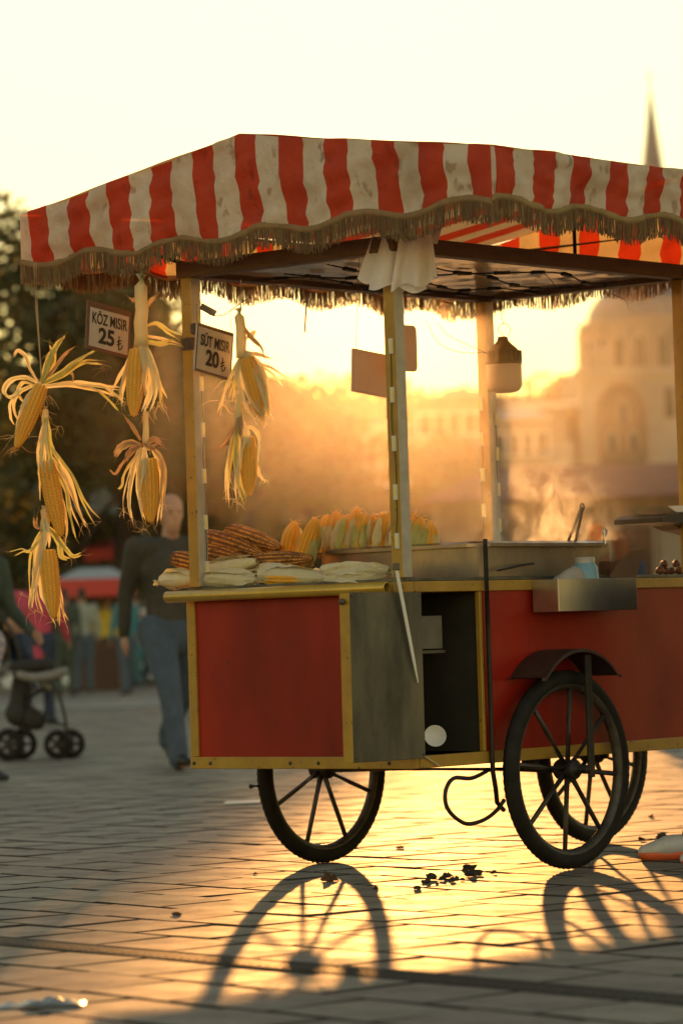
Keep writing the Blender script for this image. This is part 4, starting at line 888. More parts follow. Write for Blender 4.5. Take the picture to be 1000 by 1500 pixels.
# ------------------------------------------------------------------ bits on the ground
def lump(name, label, cat, px, size, m, group=None, flat=.5, seed=0):
    p = on_ground(*px); mb = MB(); bm = bmesh.new(); bmesh.ops.create_icosphere(bm, subdivisions=2, radius=1); sq = U(.6, 1.3)
    vs = [p + Vector((v.co.x*size*sq, v.co.y*size, (v.co.z+.6)*size*flat*1.3)) + Vector((v.co.x, v.co.y, v.co.z*.9))*size*1.1*noise.noise(v.co*2.1+Vector((seed, 0, 0))) for v in bm.verts]
    for v in vs: v.z = max(.0008, v.z)
    fs = [tuple(x.index for x in f.verts) for f in bm.faces]; bm.free(); mb.add(vs, fs)
    return tag(mb.build(name, m, origin=p), label, cat, group)
for i, (x, y, s) in enumerate(((624, 1294, .016), (630, 1288, .018), (648, 1290, .014), (655, 1286, .016), (662, 1292, .015), (690, 1284, .022), (686, 1275, .020), (698, 1282, .017), (610, 1303, .013), (722, 1280, .012), (640, 1296, .009), (676, 1290, .008), (700, 1278, .010), (550, 1303, .011), (668, 1287, .007))):
    lump('charcoal_bit', 'piece of black charcoal in the scatter between the wheels', 'charcoal', (x, y), s, 'charcoal', 'charcoal bits on the paving', .55, i*3.1)
for i, (lab, x, y, s) in enumerate((('dry leaf curled in the shadow ring of the far wheel', 484, 1290, .03), ('dark crumb on the paving left of the wheel shadow', 259, 1341, .014), ('dry scrap lying beside the drain side paving', 374, 1281, .010), ('brown dry clump on the paving next to the sneaker', 966, 1229, .028), ('dark scrap on the paving next to the brown clump', 939, 1231, .018), ('small dark crumb out beyond the far wheel', 586, 1243, .014), ('dry crumb on the paving behind the third wheel', 953, 1198, .016))):
    lump('dry_scrap', lab, 'litter', (x, y), s, 'dry_leaf', None, .35, 40+i)
p = on_ground(355, 1177); tag(MB().obox(p+Vector((0, 0, .006)), Vector((.09, .01, 0)), Vector((0, .07, 0)), Vector((0, 0, .003))).build('paper_sheet', 'white_paper', origin=p, bevel=.002), 'flat pale sheet of paper on the paving behind the far wheel', 'paper')
p = on_ground(62, 1474); mb = MB(); rows = []
for i in range(17):
    row = []
    for j in range(25):
        x, y = (j/24-.5)*.20, (i/16-.5)*.09; h = .004+.013*abs(noise.noise(Vector((x*18, y*24, 3))))+.016*math.exp(-((x-.03)/.05)**2-(y/.04)**2)*(.6+.6*abs(noise.noise(Vector((x*40, y*40, 8)))))
        row.append(p+Vector((x+.01*noise.noise(Vector((i, j, 0))), y, h if 0 < i < 16 and 0 < j < 24 else .003)))
    rows.append(row)
tag(mb.grid(rows).build('crumpled_wrapper', 'foil', smooth=True, origin=p), 'crumpled shiny plastic wrapper lying just past the drain', 'wrapper')

# ------------------------------------------------------------------ people
def cmat(name, c, rough=.8, c2=None, ns=12, lo=.35, hi=.7):
    if name not in MAT: mat(name, c, rough, col2=c2 or tuple(x*.7 for x in c), nscale=ns, lo=lo, hi=hi, bump=.2, bscale=40, bdist=.004)
    return name
mat('skin', (.50, .30, .21), .5, col2=(.42, .23, .16), nscale=9); mat('skin_dark', (.36, .20, .13), .5, col2=(.29, .16, .10), nscale=9)
mat('eye', (.03, .025, .02), .2)
def blob(name, segs, m, parent, voxel, smooth=6):
    """tapered capsules melted into one continuous surface; seg = (p0, r0, p1, r1[, sx, sy])"""
    mb = MB()
    for sg in segs:
        p0, r0, p1, r1 = Vector(sg[0]), sg[1], Vector(sg[2]), sg[3]; sx, sy = (sg[4], sg[5]) if len(sg) > 4 else (1, 1)
        d = p1-p0; ln = d.length; dd = d.normalized() if ln > 1e-6 else Vector((0, 0, 1)); a, b = frame_of(dd)
        prof = [(-r0*math.cos(t), r0*math.sin(t)) for t in [i*math.pi/8 for i in range(0, 5)]] + [(ln+r1*math.sin(t), r1*math.cos(t)) for t in [i*math.pi/8 for i in range(0, 5)]]
        o = len(mb.v); mb.lathe(p0, dd, prof, 14); c = (p0+p1)/2
        for i in range(o, len(mb.v)): v = mb.v[i]; ax = p0 + dd*((v-p0).dot(dd)); mb.v[i] = Vector((ax.x+(v.x-ax.x)*sx, ax.y+(v.y-ax.y)*sy, v.z))
    tmp = bpy.data.objects.new('tmp', mb.mesh('tmp', m)); COL.objects.link(tmp)
    md = tmp.modifiers.new('r', 'REMESH'); md.mode = 'VOXEL'; md.voxel_size = voxel; md.use_smooth_shade = True
    sm = tmp.modifiers.new('s', 'SMOOTH'); sm.iterations = smooth; sm.factor = .5
    me = bpy.data.meshes.new_from_object(tmp.evaluated_get(bpy.context.evaluated_depsgraph_get())); bpy.data.objects.remove(tmp)
    me.name = name; me.materials.clear(); me.materials.append(MAT[m])
    me.polygons.foreach_set('use_smooth', [True]*len(me.polygons))
    o = bpy.data.objects.new(name, me); COL.objects.link(o); o.parent = parent; return o
def person(label, loc, heading, h=1.72, legs=((12, 6), (-14, 12)), arms=((-14, 18), (16, 14)), top='c', bottom='c', shoes='c', hair=None, skin='skin', voxel=.03, long_top=0.0, sleeves=True, cap=None, group=None, build=1.0, lean=0.0, skirt=False, headturn=0.0, sit=False, shoe_len=1.0, trim=None):
    s = h/1.75; V = Vector
    hip, shz = .92, 1.43; J = {}
    def dirv(a): return V((0, -math.sin(R(a)), -math.cos(R(a))))
    low = 9
    for k, sx in ((0, -1), (1, 1)):
        a, kn = legs[k]; H = V((sx*.092*build, 0, hip)); K = H+dirv(a)*.425; A = K+dirv(a-kn)*.42
        J['H', k], J['K', k], J['A', k] = H, K, A; low = min(low, A.z)
    dz = .085-low if not sit else 0.0; ln = math.tan(R(lean))
    for key in list(J): J[key] = J[key]+V((0, 0, dz))
    def up(p): return V((p.x, p.y-ln*(p.z-.92), p.z+dz))
    for k, sx in ((0, -1), (1, 1)):
        a, e = arms[k]; S = V((sx*.19*build, 0, shz)); E = S+dirv(a)*.285+V((sx*.045, 0, 0)); Wr = E+dirv(a+e)*.255+V((sx*.005, 0, 0))
        J['S', k], J['E', k], J['W', k] = up(S), up(E), up(Wr); J['hd', k] = dirv(a+e)
    neck0, neck1, hc = up(V((0, .01, 1.44))), up(V((0, -.005, 1.53))), up(V((0, -.02, 1.635)))
    sc_ = lambda p: p*s
    root = None; body = []
    body += [(hc+V((0, .012, .022)), .094, hc+V((0, .004, .035)), .094, .82, 1.0), (hc+V((0, -.012, -.03)), .078, hc+V((0, -.028, -.072)), .056, .86, 1.0), (hc+V((0, -.095, .012)), .010, hc+V((0, -.108, -.018)), .014), (hc+V((-.080, .01, .012)), .014, hc+V((-.080, .01, -.02)), .012, .6, 1), (hc+V((.080, .01, .012)), .014, hc+V((.080, .01, -.02)), .012, .6, 1), (hc+V((-.03, -.088, .03)), .012, hc+V((.03, -.088, .03)), .012), (hc+V((-.018, -.09, -.055)), .009, hc+V((.018, -.09, -.055)), .009)]
    body += [(neck0, .056, neck1, .052)]
    pel, chest = up(V((0, 0, .95))), up(V((0, 0, 1.30)))
    body += [(pel, .105, up(V((0, 0, 1.10))), .10, 1.2, .85), (up(V((0, 0, 1.10))), .10, chest, .125, 1.22, .8), (J['S', 0], .055, J['S', 1], .055)]
    for k, sx in ((0, -1), (1, 1)):
        body += [(J['H', k], .085, J['K', k], .052), (J['K', k], .052, J['A', k], .036), (J['A', k]-V((0, -.02, .03)), .032, J['A', k]+V((0, -.12, -.05)), .026)]
        body += [(J['S', k], .047, J['E', k], .037), (J['E', k], .036, J['W', k], .026)]
        w_, d_ = J['W', k], J['hd', k]; sdv = V((0, -1, 0)) - d_*V((0, -1, 0)).dot(d_); sdv.normalize(); cv = V((-sx, 0, 0))
        body += [(w_, .024, w_+d_*.07, .033, .6, 1.1)]
        for q, (off, l1) in enumerate(((.030, .072), (.011, .082), (-.010, .076), (-.029, .060))):
            b0 = w_+d_*.075+sdv*off; b1 = b0+d_*l1*.55+cv*.006; b2 = b1+d_*l1*.4+cv*.018; body += [(b0, .0095, b1, .0088), (b1, .0088, b2, .0075)]
        t0 = w_+d_*.03+sdv*.03; t1 = t0+d_*.035+sdv*.022+cv*.01; body += [(t0, .012, t1, .010), (t1, .010, t1+d_*.028+cv*.008, .0085)]
    def S_(l): return [(sc_(g[0]), g[1]*s, sc_(g[2]), g[3]*s)+tuple(g[4:]) for g in l]
    bo = blob('person', S_(body), skin, None, voxel); bo.location = loc; bo.rotation_euler = (0, 0, heading); tag(bo, label, 'person', group)
    bz = .135*build
    topseg = [(up(V((0, 0, .98-long_top))), .118*build, up(V((0, 0, 1.12))), .112*build, 1.28, .92), (up(V((0, 0, 1.12))), .112*build, chest, bz, 1.25, .86), (chest, bz, up(V((0, 0, 1.38))), .10, 1.3, .82), (J['S', 0], .068, J['S', 1], .068), (up(V((0, .01, 1.44))), .066, up(V((0, .008, 1.475))), .062)]
    for k in (0, 1):
        topseg += [(J['S', k], .064*build, J['E', k], .052)] + ([(J['E', k], .052, J['W', k]-J['hd', k]*.005, .040)] if sleeves else [])
    blob('jacket' if sleeves else 'shirt', S_(topseg), top, bo, voxel)
    bot = [(up(V((0, 0, .97))), .118*build, up(V((0, 0, .90))), .122*build, 1.25, .92)]
    if skirt: bot += [(up(V((0, 0, .90))), .13, V((0, (J['A', 0].y+J['A', 1].y)/2, .28)), .20, 1.1, .9)]
    for k in (0, 1): bot += [(J['H', k], .104*build, J['K', k], .074), (J['K', k], .074, J['A', k]+V((0, 0, .03)), .062), (J['A', k]+V((0, 0, .03)), .062, J['A', k]+V((0, -.01, -.02)), .066)]
    blob('trousers', S_(bot), bottom, bo, voxel)
    for k in (0, 1):
        a, kn = legs[k]; pitch_ = -R((a-kn)*.55) if not sit else 0; A = J['A', k]; fl = shoe_len
        f = V((0, -math.cos(pitch_), math.sin(pitch_)*-1 if pitch_ < 0 else -math.sin(pitch_))); f = V((0, -math.cos(R(a-kn)*.5), math.sin(R(a-kn)*.5)))
        dn = V((0, f.z, -f.y)) if f.y > 0 else V((0, -f.z, f.y)); dn = V((0, f.z*1, -abs(f.y)))
        hl = A+V((0, .03, 0))-V((0, 0, .035)); segs = [(A+V((0, .01, .0)), .045, hl, .042), (hl, .042, hl+f*.13*fl+V((0, 0, -.006)), .043, 1.0, 1), (hl+f*.13*fl+V((0, 0, -.006)), .040, hl+f*.215*fl+V((0, 0, -.026)), .023, 1.35, 1)]
        sh = blob('shoe', S_(segs), shoes, bo, max(.012, voxel*.7), 3)
        for v in sh.data.vertices: v.co.z = max(v.co.z, .002)
        if trim:
            so = blob('sole', S_([(hl+V((0, 0, -.026)), .036, hl+f*.20*fl+V((0, 0, -.03)), .036, 1.1, 1)]), trim, sh, .012, 3)
            for v in so.data.vertices: v.co.z = min(max(v.co.z, .001), .030*s)
    if hair:
        hs = [(hc+V((0, .025, .045)), .094, hc+V((0, .01, .062)), .090, .88, 1.0)]
        if hair[1] == 'long': hs += [(hc+V((0, .055, .02)), .08, hc+V((0, .06, -.14)), .07, 1.1, .7)]
        else: hs += [(hc+V((0, .05, .02)), .075, hc+V((0, .055, -.03)), .06, 1.0, .8)]
        blob('hair', S_(hs), hair[0], bo, voxel)
    if cap:
        blob('hat', S_([(hc+V((0, .012, .05)), .104, hc+V((0, .006, .075)), .092, .92, 1.05), (hc+V((0, 0, .035)), .12, hc+V((0, -.05, .03)), .11, 1, 1)][:1] + [(hc+V((-.05, -.06, .04)), .035, hc+V((.05, -.06, .04)), .035), (hc+V((-.04, -.10, .03)), .02, hc+V((.04, -.10, .03)), .02)]), cap, bo, voxel)
    if voxel < .02:
        for ex_ in (-.032, .032):
            e = MB().lathe((hc+V((ex_, -.083, .012)))*s, (0, -1, 0), [(-.006, .0), (-.002, .009), (.003, .007), (.006, 0)], 10); e.build('eye', 'eye', bo, smooth=True)
    return bo
cmat('olive_jacket', (.060, .055, .040), .8); cmat('blue_jeans', (.085, .115, .165), .85, (.055, .075, .11), 10); cmat('black_leather', (.02, .02, .02), .5); cmat('dark_hair', (.03, .02, .015), .6); cmat('brown_hair', (.16, .07, .03), .55)
cmat('pink_cloth', (.62, .08, .15), .8); cmat('navy_cloth', (.03, .045, .09), .8); cmat('pale_scarf', (.55, .40, .36), .8); cmat('yellow_shirt', (.68, .50, .05), .8); cmat('grey_shirt', (.34, .36, .32), .8); cmat('green_dark', (.06, .08, .06), .8)
cmat('maroon', (.20, .04, .05), .8); cmat('teal', (.06, .22, .28), .8); cmat('khaki', (.28, .22, .14), .8); cmat('white_shirt', (.70, .68, .64), .8); cmat('patterned', (.16, .22, .42), .85, (.75, .60, .60), 38, .48, .54); cmat('orange_sole', (.90, .16, .05), .5); cmat('sneaker_white', (.66, .66, .68), .6, (.52, .52, .55), 20); cmat('rose_shirt', (.45, .20, .18), .8)
man_at = on_ground(252, 1127)
person('bald man in dark olive jacket and blue jeans walking past the cart', man_at + Vector((.03, .12, 0)), R(22), 1.88, ((30, 12), (-22, 26)), ((-20, 12), (18, 18)), 'olive_jacket', 'blue_jeans', 'black_leather', None, 'skin', .014, build=1.18, long_top=.06)
wl = on_ground(-26, 1146)
person('woman in pale pink cap and blue patterned trousers walking beside the pushchair', wl, R(50), 1.66, ((14, 8), (-14, 14)), ((20, 40), (10, 40)), 'green_dark', 'patterned', 'black_leather', ('dark_hair', 'long'), 'skin', .018, build=1.1, cap='pale_scarf')
person('woman in bright pink top standing behind the pushchair', on_ground(58, 1062), R(160), 1.66, ((4, 2), (-4, 2)), ((12, 20), (14, 20)), 'pink_cloth', 'navy_cloth', 'black_leather', ('dark_hair', 'long'), 'skin', .022, build=1.25, long_top=.2)
crowd = [(98, 1020, 'dark_hair', 'green_dark', 'green_dark', 'person in dark green coat and trousers, back to the walkway', 1.72, 170, 1.1),
         (124, 1016, 'dark_hair', 'grey_shirt', 'blue_jeans', 'person in grey green shirt and blue jeans out in the crowd', 1.76, 190, 1.1),
         (158, 1010, 'brown_hair', 'yellow_shirt', 'maroon', 'person in yellow shirt and dark red trousers out in the crowd', 1.68, 150, 1.15),
         (178, 1008, 'dark_hair', 'khaki', 'khaki', 'person in khaki clothes next to the yellow shirt', 1.70, 210, 1.0),
         (200, 1005, 'dark_hair', 'rose_shirt', 'teal', 'person in faded rose shirt and teal trousers far out in the crowd', 1.66, 30, 1.0),
         (222, 1003, 'brown_hair', 'white_shirt', 'navy_cloth', 'person in white shirt and navy trousers far out in the crowd', 1.72, 180, 1.0),
         (76, 1005, 'dark_hair', 'maroon', 'green_dark', 'person in maroon top far behind the pushchair', 1.7, 200, 1.0),
         (42, 1012, 'dark_hair', 'white_shirt', 'blue_jeans', 'person in white shirt and jeans far behind the child', 1.72, 140, 1.0),
         (140, 1003, 'dark_hair', 'navy_cloth', 'khaki', 'person in navy top between the grey green shirt and the yellow shirt', 1.70, 20, 1.0),
         (188, 1018, 'brown_hair', 'teal', 'blue_jeans', 'person in teal top walking out past the man in the olive jacket', 1.70, 215, 1.0),
         (244, 1001, 'dark_hair', 'pink_cloth', 'green_dark', 'person in pink top standing far behind the man in the olive jacket', 1.66, 165, 1.0),
         (305, 1000, 'dark_hair', 'navy_cloth', 'khaki', 'person in navy top standing far behind the corner post', 1.7, 160, 1.0)]
for x, y, hr, tp, bt, lab, hh, hd, bd in crowd:
    person(lab, on_ground(x, y), R(hd), hh, ((U(0, 14), U(0, 8)), (U(-14, 0), U(0, 10))), ((U(-14, 4), U(4, 30)), (U(-4, 14), U(4, 40))), tp, bt, 'black_leather', (hr, 'short'), 'skin', .03, build=bd, group='people out on the square')
mat('rimlight_hair', (.5, .16, .03), .5, transl=.75, tcol=(1.0, .45, .08)); mat('brown_glow_hair', (.16, .07, .03), .5, transl=.5, tcol=(.5, .2, .05))  # orange in the hair colour stands in for the low sun's rim light
for x, yt, hr, lab, tp in ((872, 772, 'rimlight_hair', 'person with ginger hair glowing in the sun behind the cart', 'khaki'), (906, 781, 'brown_glow_hair', 'person with dark brown hair behind the cart beside the ginger one', 'navy_cloth')):
    Y = 31.5; q = at_depth(x, yt, Y); person(lab, Vector((q.x, Y, 0)), R(190), q.z, ((5, 3), (-5, 3)), ((0, 10), (0, 10)), tp, 'navy_cloth', 'black_leather', (hr, 'long'), 'skin', .03)
sp_ = on_ground(974, 1263)
pv = person('person in white sneakers with orange soles standing at the long side', sp_ + Vector((.215, .02, 0)), R(-90), 1.76, ((6, 2), (-3, 2)), ((-26, 0), (-26, 0)), 'grey_shirt', 'navy_cloth', 'sneaker_white', ('dark_hair', 'short'), 'skin', .02, trim='orange_sole', shoe_len=1.12, lean=-8)

# ------------------------------------------------------------------ pushchair with a child
def pushchair():
    p0 = on_ground(58, 1112); g = Vector((p0.x, p0.y, 0)); k = p0.y/F_PX
    root = empty('pushchair', g, 0, 'black folding pushchair with double front wheels on the square', 'pushchair')
    dk, sea = 'dark_iron', cmat('pram_cloth', (.045, .042, .04), .85); gy = cmat('pram_grey', (.30, .29, .28), .8)
    def X(px, py, dy): r = at_depth(px, py, p0.y+dy); return r
    def wh(px, dy, rad):
        c = X(px, 1112, dy) - g; c.z = rad; o = MB(); o.lathe(c-Vector((0, .016, 0)), (0, 1, 0), [(0, rad*.62), (0, rad*.95), (.006, rad), (.026, rad), (.032, rad*.95), (.032, rad*.62), (0, rad*.62)], 28)
        t = o.build('wheel', 'rubber', root, smooth=True)
        for a in range(5):
            d = Vector((math.cos(a*1.2566), 0, math.sin(a*1.2566))); MB().bar(c+d*.01, c+d*rad*.66, .016, .02).build('spoke', dk, t)
        MB().lathe(c-Vector((0, .02, 0)), (0, 1, 0), [(0, 0), (0, rad*.28), (.04, rad*.28), (.04, 0)], 12).build('hub', dk, t)
    for px, dy in ((86, -.16), (105, -.10), (86, .20), (105, .26), (14, -.22), (33, .02), (14, .25)): wh(px, dy, .105 if px > 50 else .115)
    fr = MB()
    for dy in (-.2, .22):
        fr.tube(smooth_path([X(96, 1090, dy), X(97, 1062, dy), X(92, 1035, dy), X(82, 1010, dy), X(60, 985, dy)], 14), .012, 8)
        fr.tube([X(97, 1062, dy), X(64, 1058, dy), X(24, 1080, dy)], .011, 8); fr.tube([X(24, 1090, dy), X(45, 1010, dy), X(20, 930, dy), X(-10, 880, dy)], .013, 8); fr.tube([X(64, 1058, dy), X(70, 1015, dy)], .010, 8)
    fr.tube([X(96, 1086, -.2), X(96, 1086, .22)], .010, 8); fr.tube([X(-10, 880, -.2), X(-10, 880, .22)], .014, 8)
    fr.build('frame', dk, root, smooth=True, world=True)
    st = MB(); rows = []
    for (px, py) in ((10, 925), (16, 960), (24, 1010), (40, 1024), (66, 1008), (76, 1012), (80, 1030)): rows.append([X(px, py + 3*math.sin(j*1.3), -.2+.42*j/8) for j in range(9)])
    st.grid(rows); st.build('seat', sea, root, smooth=True, world=True)
    blob('basket', [(X(26, 1045, dq)-g, .10, X(52, 1055, dq)-g, .085) for dq in (-.12, .0, .13)] + [(X(30, 1000, dq)-g, .07, X(28, 1050, dq)-g, .08) for dq in (-.12, .0, .13)], sea, root, .025)
    ft = MB(); ft.tube(smooth_path([X(20, 985, -.21), X(45, 992, -.23), X(70, 990, -.23), X(100, 982, -.22)], 12), [.035]*12, 10); ft.build('foot_blanket', gy, root, smooth=True, world=True)
    blob('bumper', [(X(22, 976, dq)-g, .055, X(74, 973, dq)-g, .05) for dq in (-.2, -.1, 0, .1, .2)], sea, root, .025)
    return g, p0
pg, pp = pushchair()
# child: a small seated figure
def child():
    X = lambda px, py, dy=0: at_depth(px, py, pp.y+dy)
    hc = X(21, 914); root_loc = X(30, 985); V = Vector; L_ = lambda p: p-root_loc
    bo = blob('person', [(L_(hc), .085, L_(hc+V((0, 0, .02))), .085), (L_(hc-V((0, 0, .1))), .045, L_(hc-V((-.02, 0, .14))), .06), (L_(X(30, 945)), .08, L_(X(34, 980)), .09), (L_(X(36, 985, -.06)), .05, L_(X(62, 985, -.06)), .045), (L_(X(62, 985, -.06)), .045, L_(X(70, 1010, -.06)), .035), (L_(X(36, 985, .06)), .05, L_(X(62, 985, .06)), .045), (L_(X(62, 985, .06)), .045, L_(X(70, 1010, .06)), .035), (L_(X(28, 940, -.09)), .03, L_(X(44, 965, -.10)), .026), (L_(X(28, 940, .09)), .03, L_(X(44, 965, .1)), .026), (L_(hc+V((.07, -.02, -.01))), .018, L_(hc+V((.085, -.02, -.02))), .014)], 'skin', None, .02)
    bo.location = root_loc; tag(bo, 'small child in a navy top sitting in the pushchair', 'person')
    blob('jacket', [(L_(X(30, 942)), .09, L_(X(34, 975)), .10), (L_(X(28, 940, -.09)), .042, L_(X(43, 963, -.10)), .038), (L_(X(28, 940, .09)), .042, L_(X(43, 963, .1)), .038)], 'navy_cloth', bo, .02)
    blob('trousers', [(L_(X(36, 983, -.06)), .062, L_(X(62, 985, -.06)), .055), (L_(X(62, 985, -.06)), .055, L_(X(69, 1005, -.06)), .045), (L_(X(36, 983, .06)), .062, L_(X(62, 985, .06)), .055), (L_(X(62, 985, .06)), .055, L_(X(69, 1005, .06)), .045)], 'grey_shirt', bo, .02)
    blob('hair', [(L_(hc+V((-.015, .01, .03))), .086, L_(hc+V((-.02, .01, .04))), .085)], 'dark_hair', bo, .02)
child()

# ------------------------------------------------------------------ trees and the far town
mat('leaf_a', (.050, .060, .022), .6, col2=(.075, .070, .025), nscale=.6, transl=.35, tcol=(.22, .20, .05), vary='island', vamount=.25)
mat('leaf_b', (.060, .055, .022), .6, col2=(.09, .07, .028), nscale=.5, transl=.35, tcol=(.24, .18, .05), vary='island', vamount=.25)
noisy_bark('bark', (.075, .055, .04), (.045, .033, .025))
def leaf_cloud(clumps, n, size, rnd, name, m, parent=None, off=Vector((0, 0, 0))):
    """many leaf-sized faces spread through clumps (centre, radii)"""
    vs, fs = [], []; wts = [c[1].x*c[1].y*c[1].z for c in clumps]
    for i in range(n):
        c, r = rnd.choices(clumps, wts)[0][:2]
        while True:
            d = Vector((rnd.uniform(-1, 1), rnd.uniform(-1, 1), rnd.uniform(-1, 1)))
            if d.length <= 1: break
        d = d.normalized()*(d.length**.55); p = c + Vector((d.x*r.x, d.y*r.y, d.z*r.z)) - off
        a = Vector((rnd.gauss(0, 1), rnd.gauss(0, 1), rnd.gauss(0, .7))).normalized(); b = a.cross(Vector((rnd.gauss(0, 1), rnd.gauss(0, 1), rnd.gauss(0, 1)))).normalized()
        s_ = size*rnd.uniform(.6, 1.4); o = len(vs); vs += [p-a*s_, p+b*s_*.5, p+a*s_, p-b*s_*.5]; fs.append((o, o+1, o+2, o+3))
    me = bpy.data.meshes.new(name); me.from_pydata(vs, [], fs); me.materials.append(MAT[m]); me.update()
    o = bpy.data.objects.new(name, me); COL.objects.link(o); o.parent = parent; return o
def tree(label, X, Y, h, r, seed, n=9000, leafs=.16, m='leaf_a', trunk=.28, low=.3):
    rnd = random.Random(seed); g = Vector((X, Y, 0)); root = empty('broadleaf_tree', g, 0, label, 'tree', 'trees at the edge of the square')
    tk = MB(); top = Vector((rnd.uniform(-.4, .4), rnd.uniform(-.4, .4), h*.8)); pts = smooth_path([Vector((0, 0, -.1)), Vector((rnd.uniform(-.2, .2), 0, h*.25)), Vector((rnd.uniform(-.3, .3), rnd.uniform(-.3, .3), h*.5)), top], 12)
    tk.tube(pts, [trunk*(1-.8*i/11) for i in range(12)], 9)
    clumps = []
    for i in range(15):
        a = rnd.uniform(0, 6.28); t = rnd.uniform(low, 1); rad = r*(1.05-.75*abs(t-.55)**1.3*1.4)*rnd.uniform(.35, .85); c = Vector((math.cos(a)*rad, math.sin(a)*rad, h*t-.05*h)); q = r*rnd.uniform(.28, .46)
        clumps.append((c, Vector((q, q, q*rnd.uniform(.6, .9))))); b0 = pts[min(11, int(11*t*.75))]; tk.tube(smooth_path([b0, b0.lerp(c, .5)+Vector((0, 0, .15)), c], 7), [trunk*.35*(1-.8*i/6) for i in range(7)], 6)
    clumps.append((Vector((top.x, top.y, h*.9)), Vector((r*.4, r*.4, h*.11))))
    tk.build('trunk', 'bark', root, smooth=True); leaf_cloud(clumps, n, leafs, rnd, 'crown', m, root)
    return root
def px_tree(label, x, ytop, Y, r, seed, **kw):
    q = at_depth(x, ytop, Y); return tree(label, q.x, Y, q.z, r, seed, **kw)
px_tree('tall dark tree behind the crowd at the edge of the square', -30, 300, 72, 4.2, 1, n=7500, low=.12)
px_tree('dark tree with sky glinting through its thin top, behind the framed sign', 95, 398, 70, 3.2, 2, n=5500, low=.1)
px_tree('dark rounded tree behind the hanging ear with the brown knot', 168, 452, 74, 2.4, 3, n=11000, low=.1, m='leaf_b')
px_tree('low dense tree behind the corner post', 240, 500, 78, 2.2, 4, n=11000, low=.1)
px_tree('broad tree behind the unframed sign', 340, 545, 92, 3.4, 5, n=10000, low=.08, m='leaf_b')
px_tree('bushy tree behind the gap next to the near post', 455, 600, 105, 3.4, 6, n=8000, low=.08, m='leaf_b')
px_tree('small round tree seen over the boiled ears', 565, 640, 110, 3.0, 7, n=7000, low=.08, m='leaf_b')
px_tree('bushy tree in the haze over the steaming pan', 650, 655, 115, 2.8, 8, n=6000, low=.08)
# far hill with its wood
def hill():
    mb = MB(); rows = []
    for j in range(13):
        Y = 300+j*26; row = []
        for i in range(61):
            X = -260+i*9.0; px = 500+F_PX*X/Y; h = 36.0+2.2*noise.noise(Vector((X*.02, 0, 1)))
            t = min(1, j/8); row.append((X, Y, -.5+h*(t**.8)*1.0*(1 if j < 9 else 1+.01*(j-8))))
        rows.append(row)
    mb.grid(rows); mat('hill_scrub', (.085, .075, .04), .9, col2=(.06, .055, .03), nscale=.05, bump=.6, bscale=.5, bdist=.5)
    tag(mb.build('hill', 'hill_scrub', smooth=True), kind='structure')
    rnd = random.Random(11); cl = []
    for i in range(260):
        X = rnd.uniform(-70, 75); Y = rnd.uniform(330, 510); t = min(1, (Y-300)/26/8); z = -.5+35.5*(t**.8)
        q = rnd.uniform(2.2, 4.2); cl.append((Vector((X, Y, z+q*.5)), Vector((q, q, q*.8))))
    o = leaf_cloud(cl, 26000, .55, rnd, 'far_wood', 'leaf_b'); tag(o, kind='stuff')
hill()
mat('stone_pale', (.42, .38, .32), .85, col2=(.33, .29, .24), nscale=.4, bump=.3, bscale=3, bdist=.03); mat('stone_warm', (.36, .30, .23), .85, col2=(.28, .23, .18), nscale=.4)
mat('lead_roof', (.22, .22, .22), .5, .2, col2=(.16, .16, .165), nscale=.6); mat('window_dark', (.05, .045, .04), .25); mat('tile_roof', (.22, .09, .055), .85, col2=(.15, .065, .04), nscale=1.2); mat('plaster_dim', (.30, .24, .20), .9, col2=(.22, .17, .14), nscale=.7); mat('white_roof', (.66, .62, .58), .6)
mat('arch_shade', (.20, .155, .11), .9, col2=(.15, .115, .08), nscale=.5); mat('brown_stall', (.10, .055, .035), .85, col2=(.07, .04, .028), nscale=1.5); mat('awning_red', (.52, .06, .045), .75); mat('awning_grey', (.42, .43, .44), .7)
def arch_pts(w_, h_, n=10):
    r = w_/2; return [(-r, 0)] + [(-r*math.cos(math.pi*i/n), h_-r+r*math.sin(math.pi*i/n)*1.12) for i in range(n+1)] + [(r, 0)]
def arch_panel(mb, c, ax, nrm, w_, h_, depth=.0, mi=0, th=.0):
    pts = arch_pts(w_, h_); P = [c+ax*x+Vector((0, 0, z))+nrm*depth for x, z in pts]; mb.add(P, [tuple(range(len(P)))], mi)
def arch_frame(mb, c, ax, nrm, w_, h_, t, proud, mi=0):
    a, b = arch_pts(w_, h_), arch_pts(w_+2*t, h_+t); n = len(a)
    A = [c+ax*x+Vector((0, 0, z))+nrm*proud for x, z in a]; B = [c+ax*x+Vector((0, 0, z))+nrm*proud for x, z in b]; A2 = [p-nrm*(proud+.4) for p in A]; B2 = [p-nrm*proud for p in B]
    mb.add(A+B+A2+B2, [(i, i+1, n+i+1, n+i) for i in range(n-1)]+[(i+1, i, 2*n+i, 2*n+i+1) for i in range(n-1)]+[(n+i, n+i+1, 3*n+i+1, 3*n+i) for i in range(n-1)], mi)
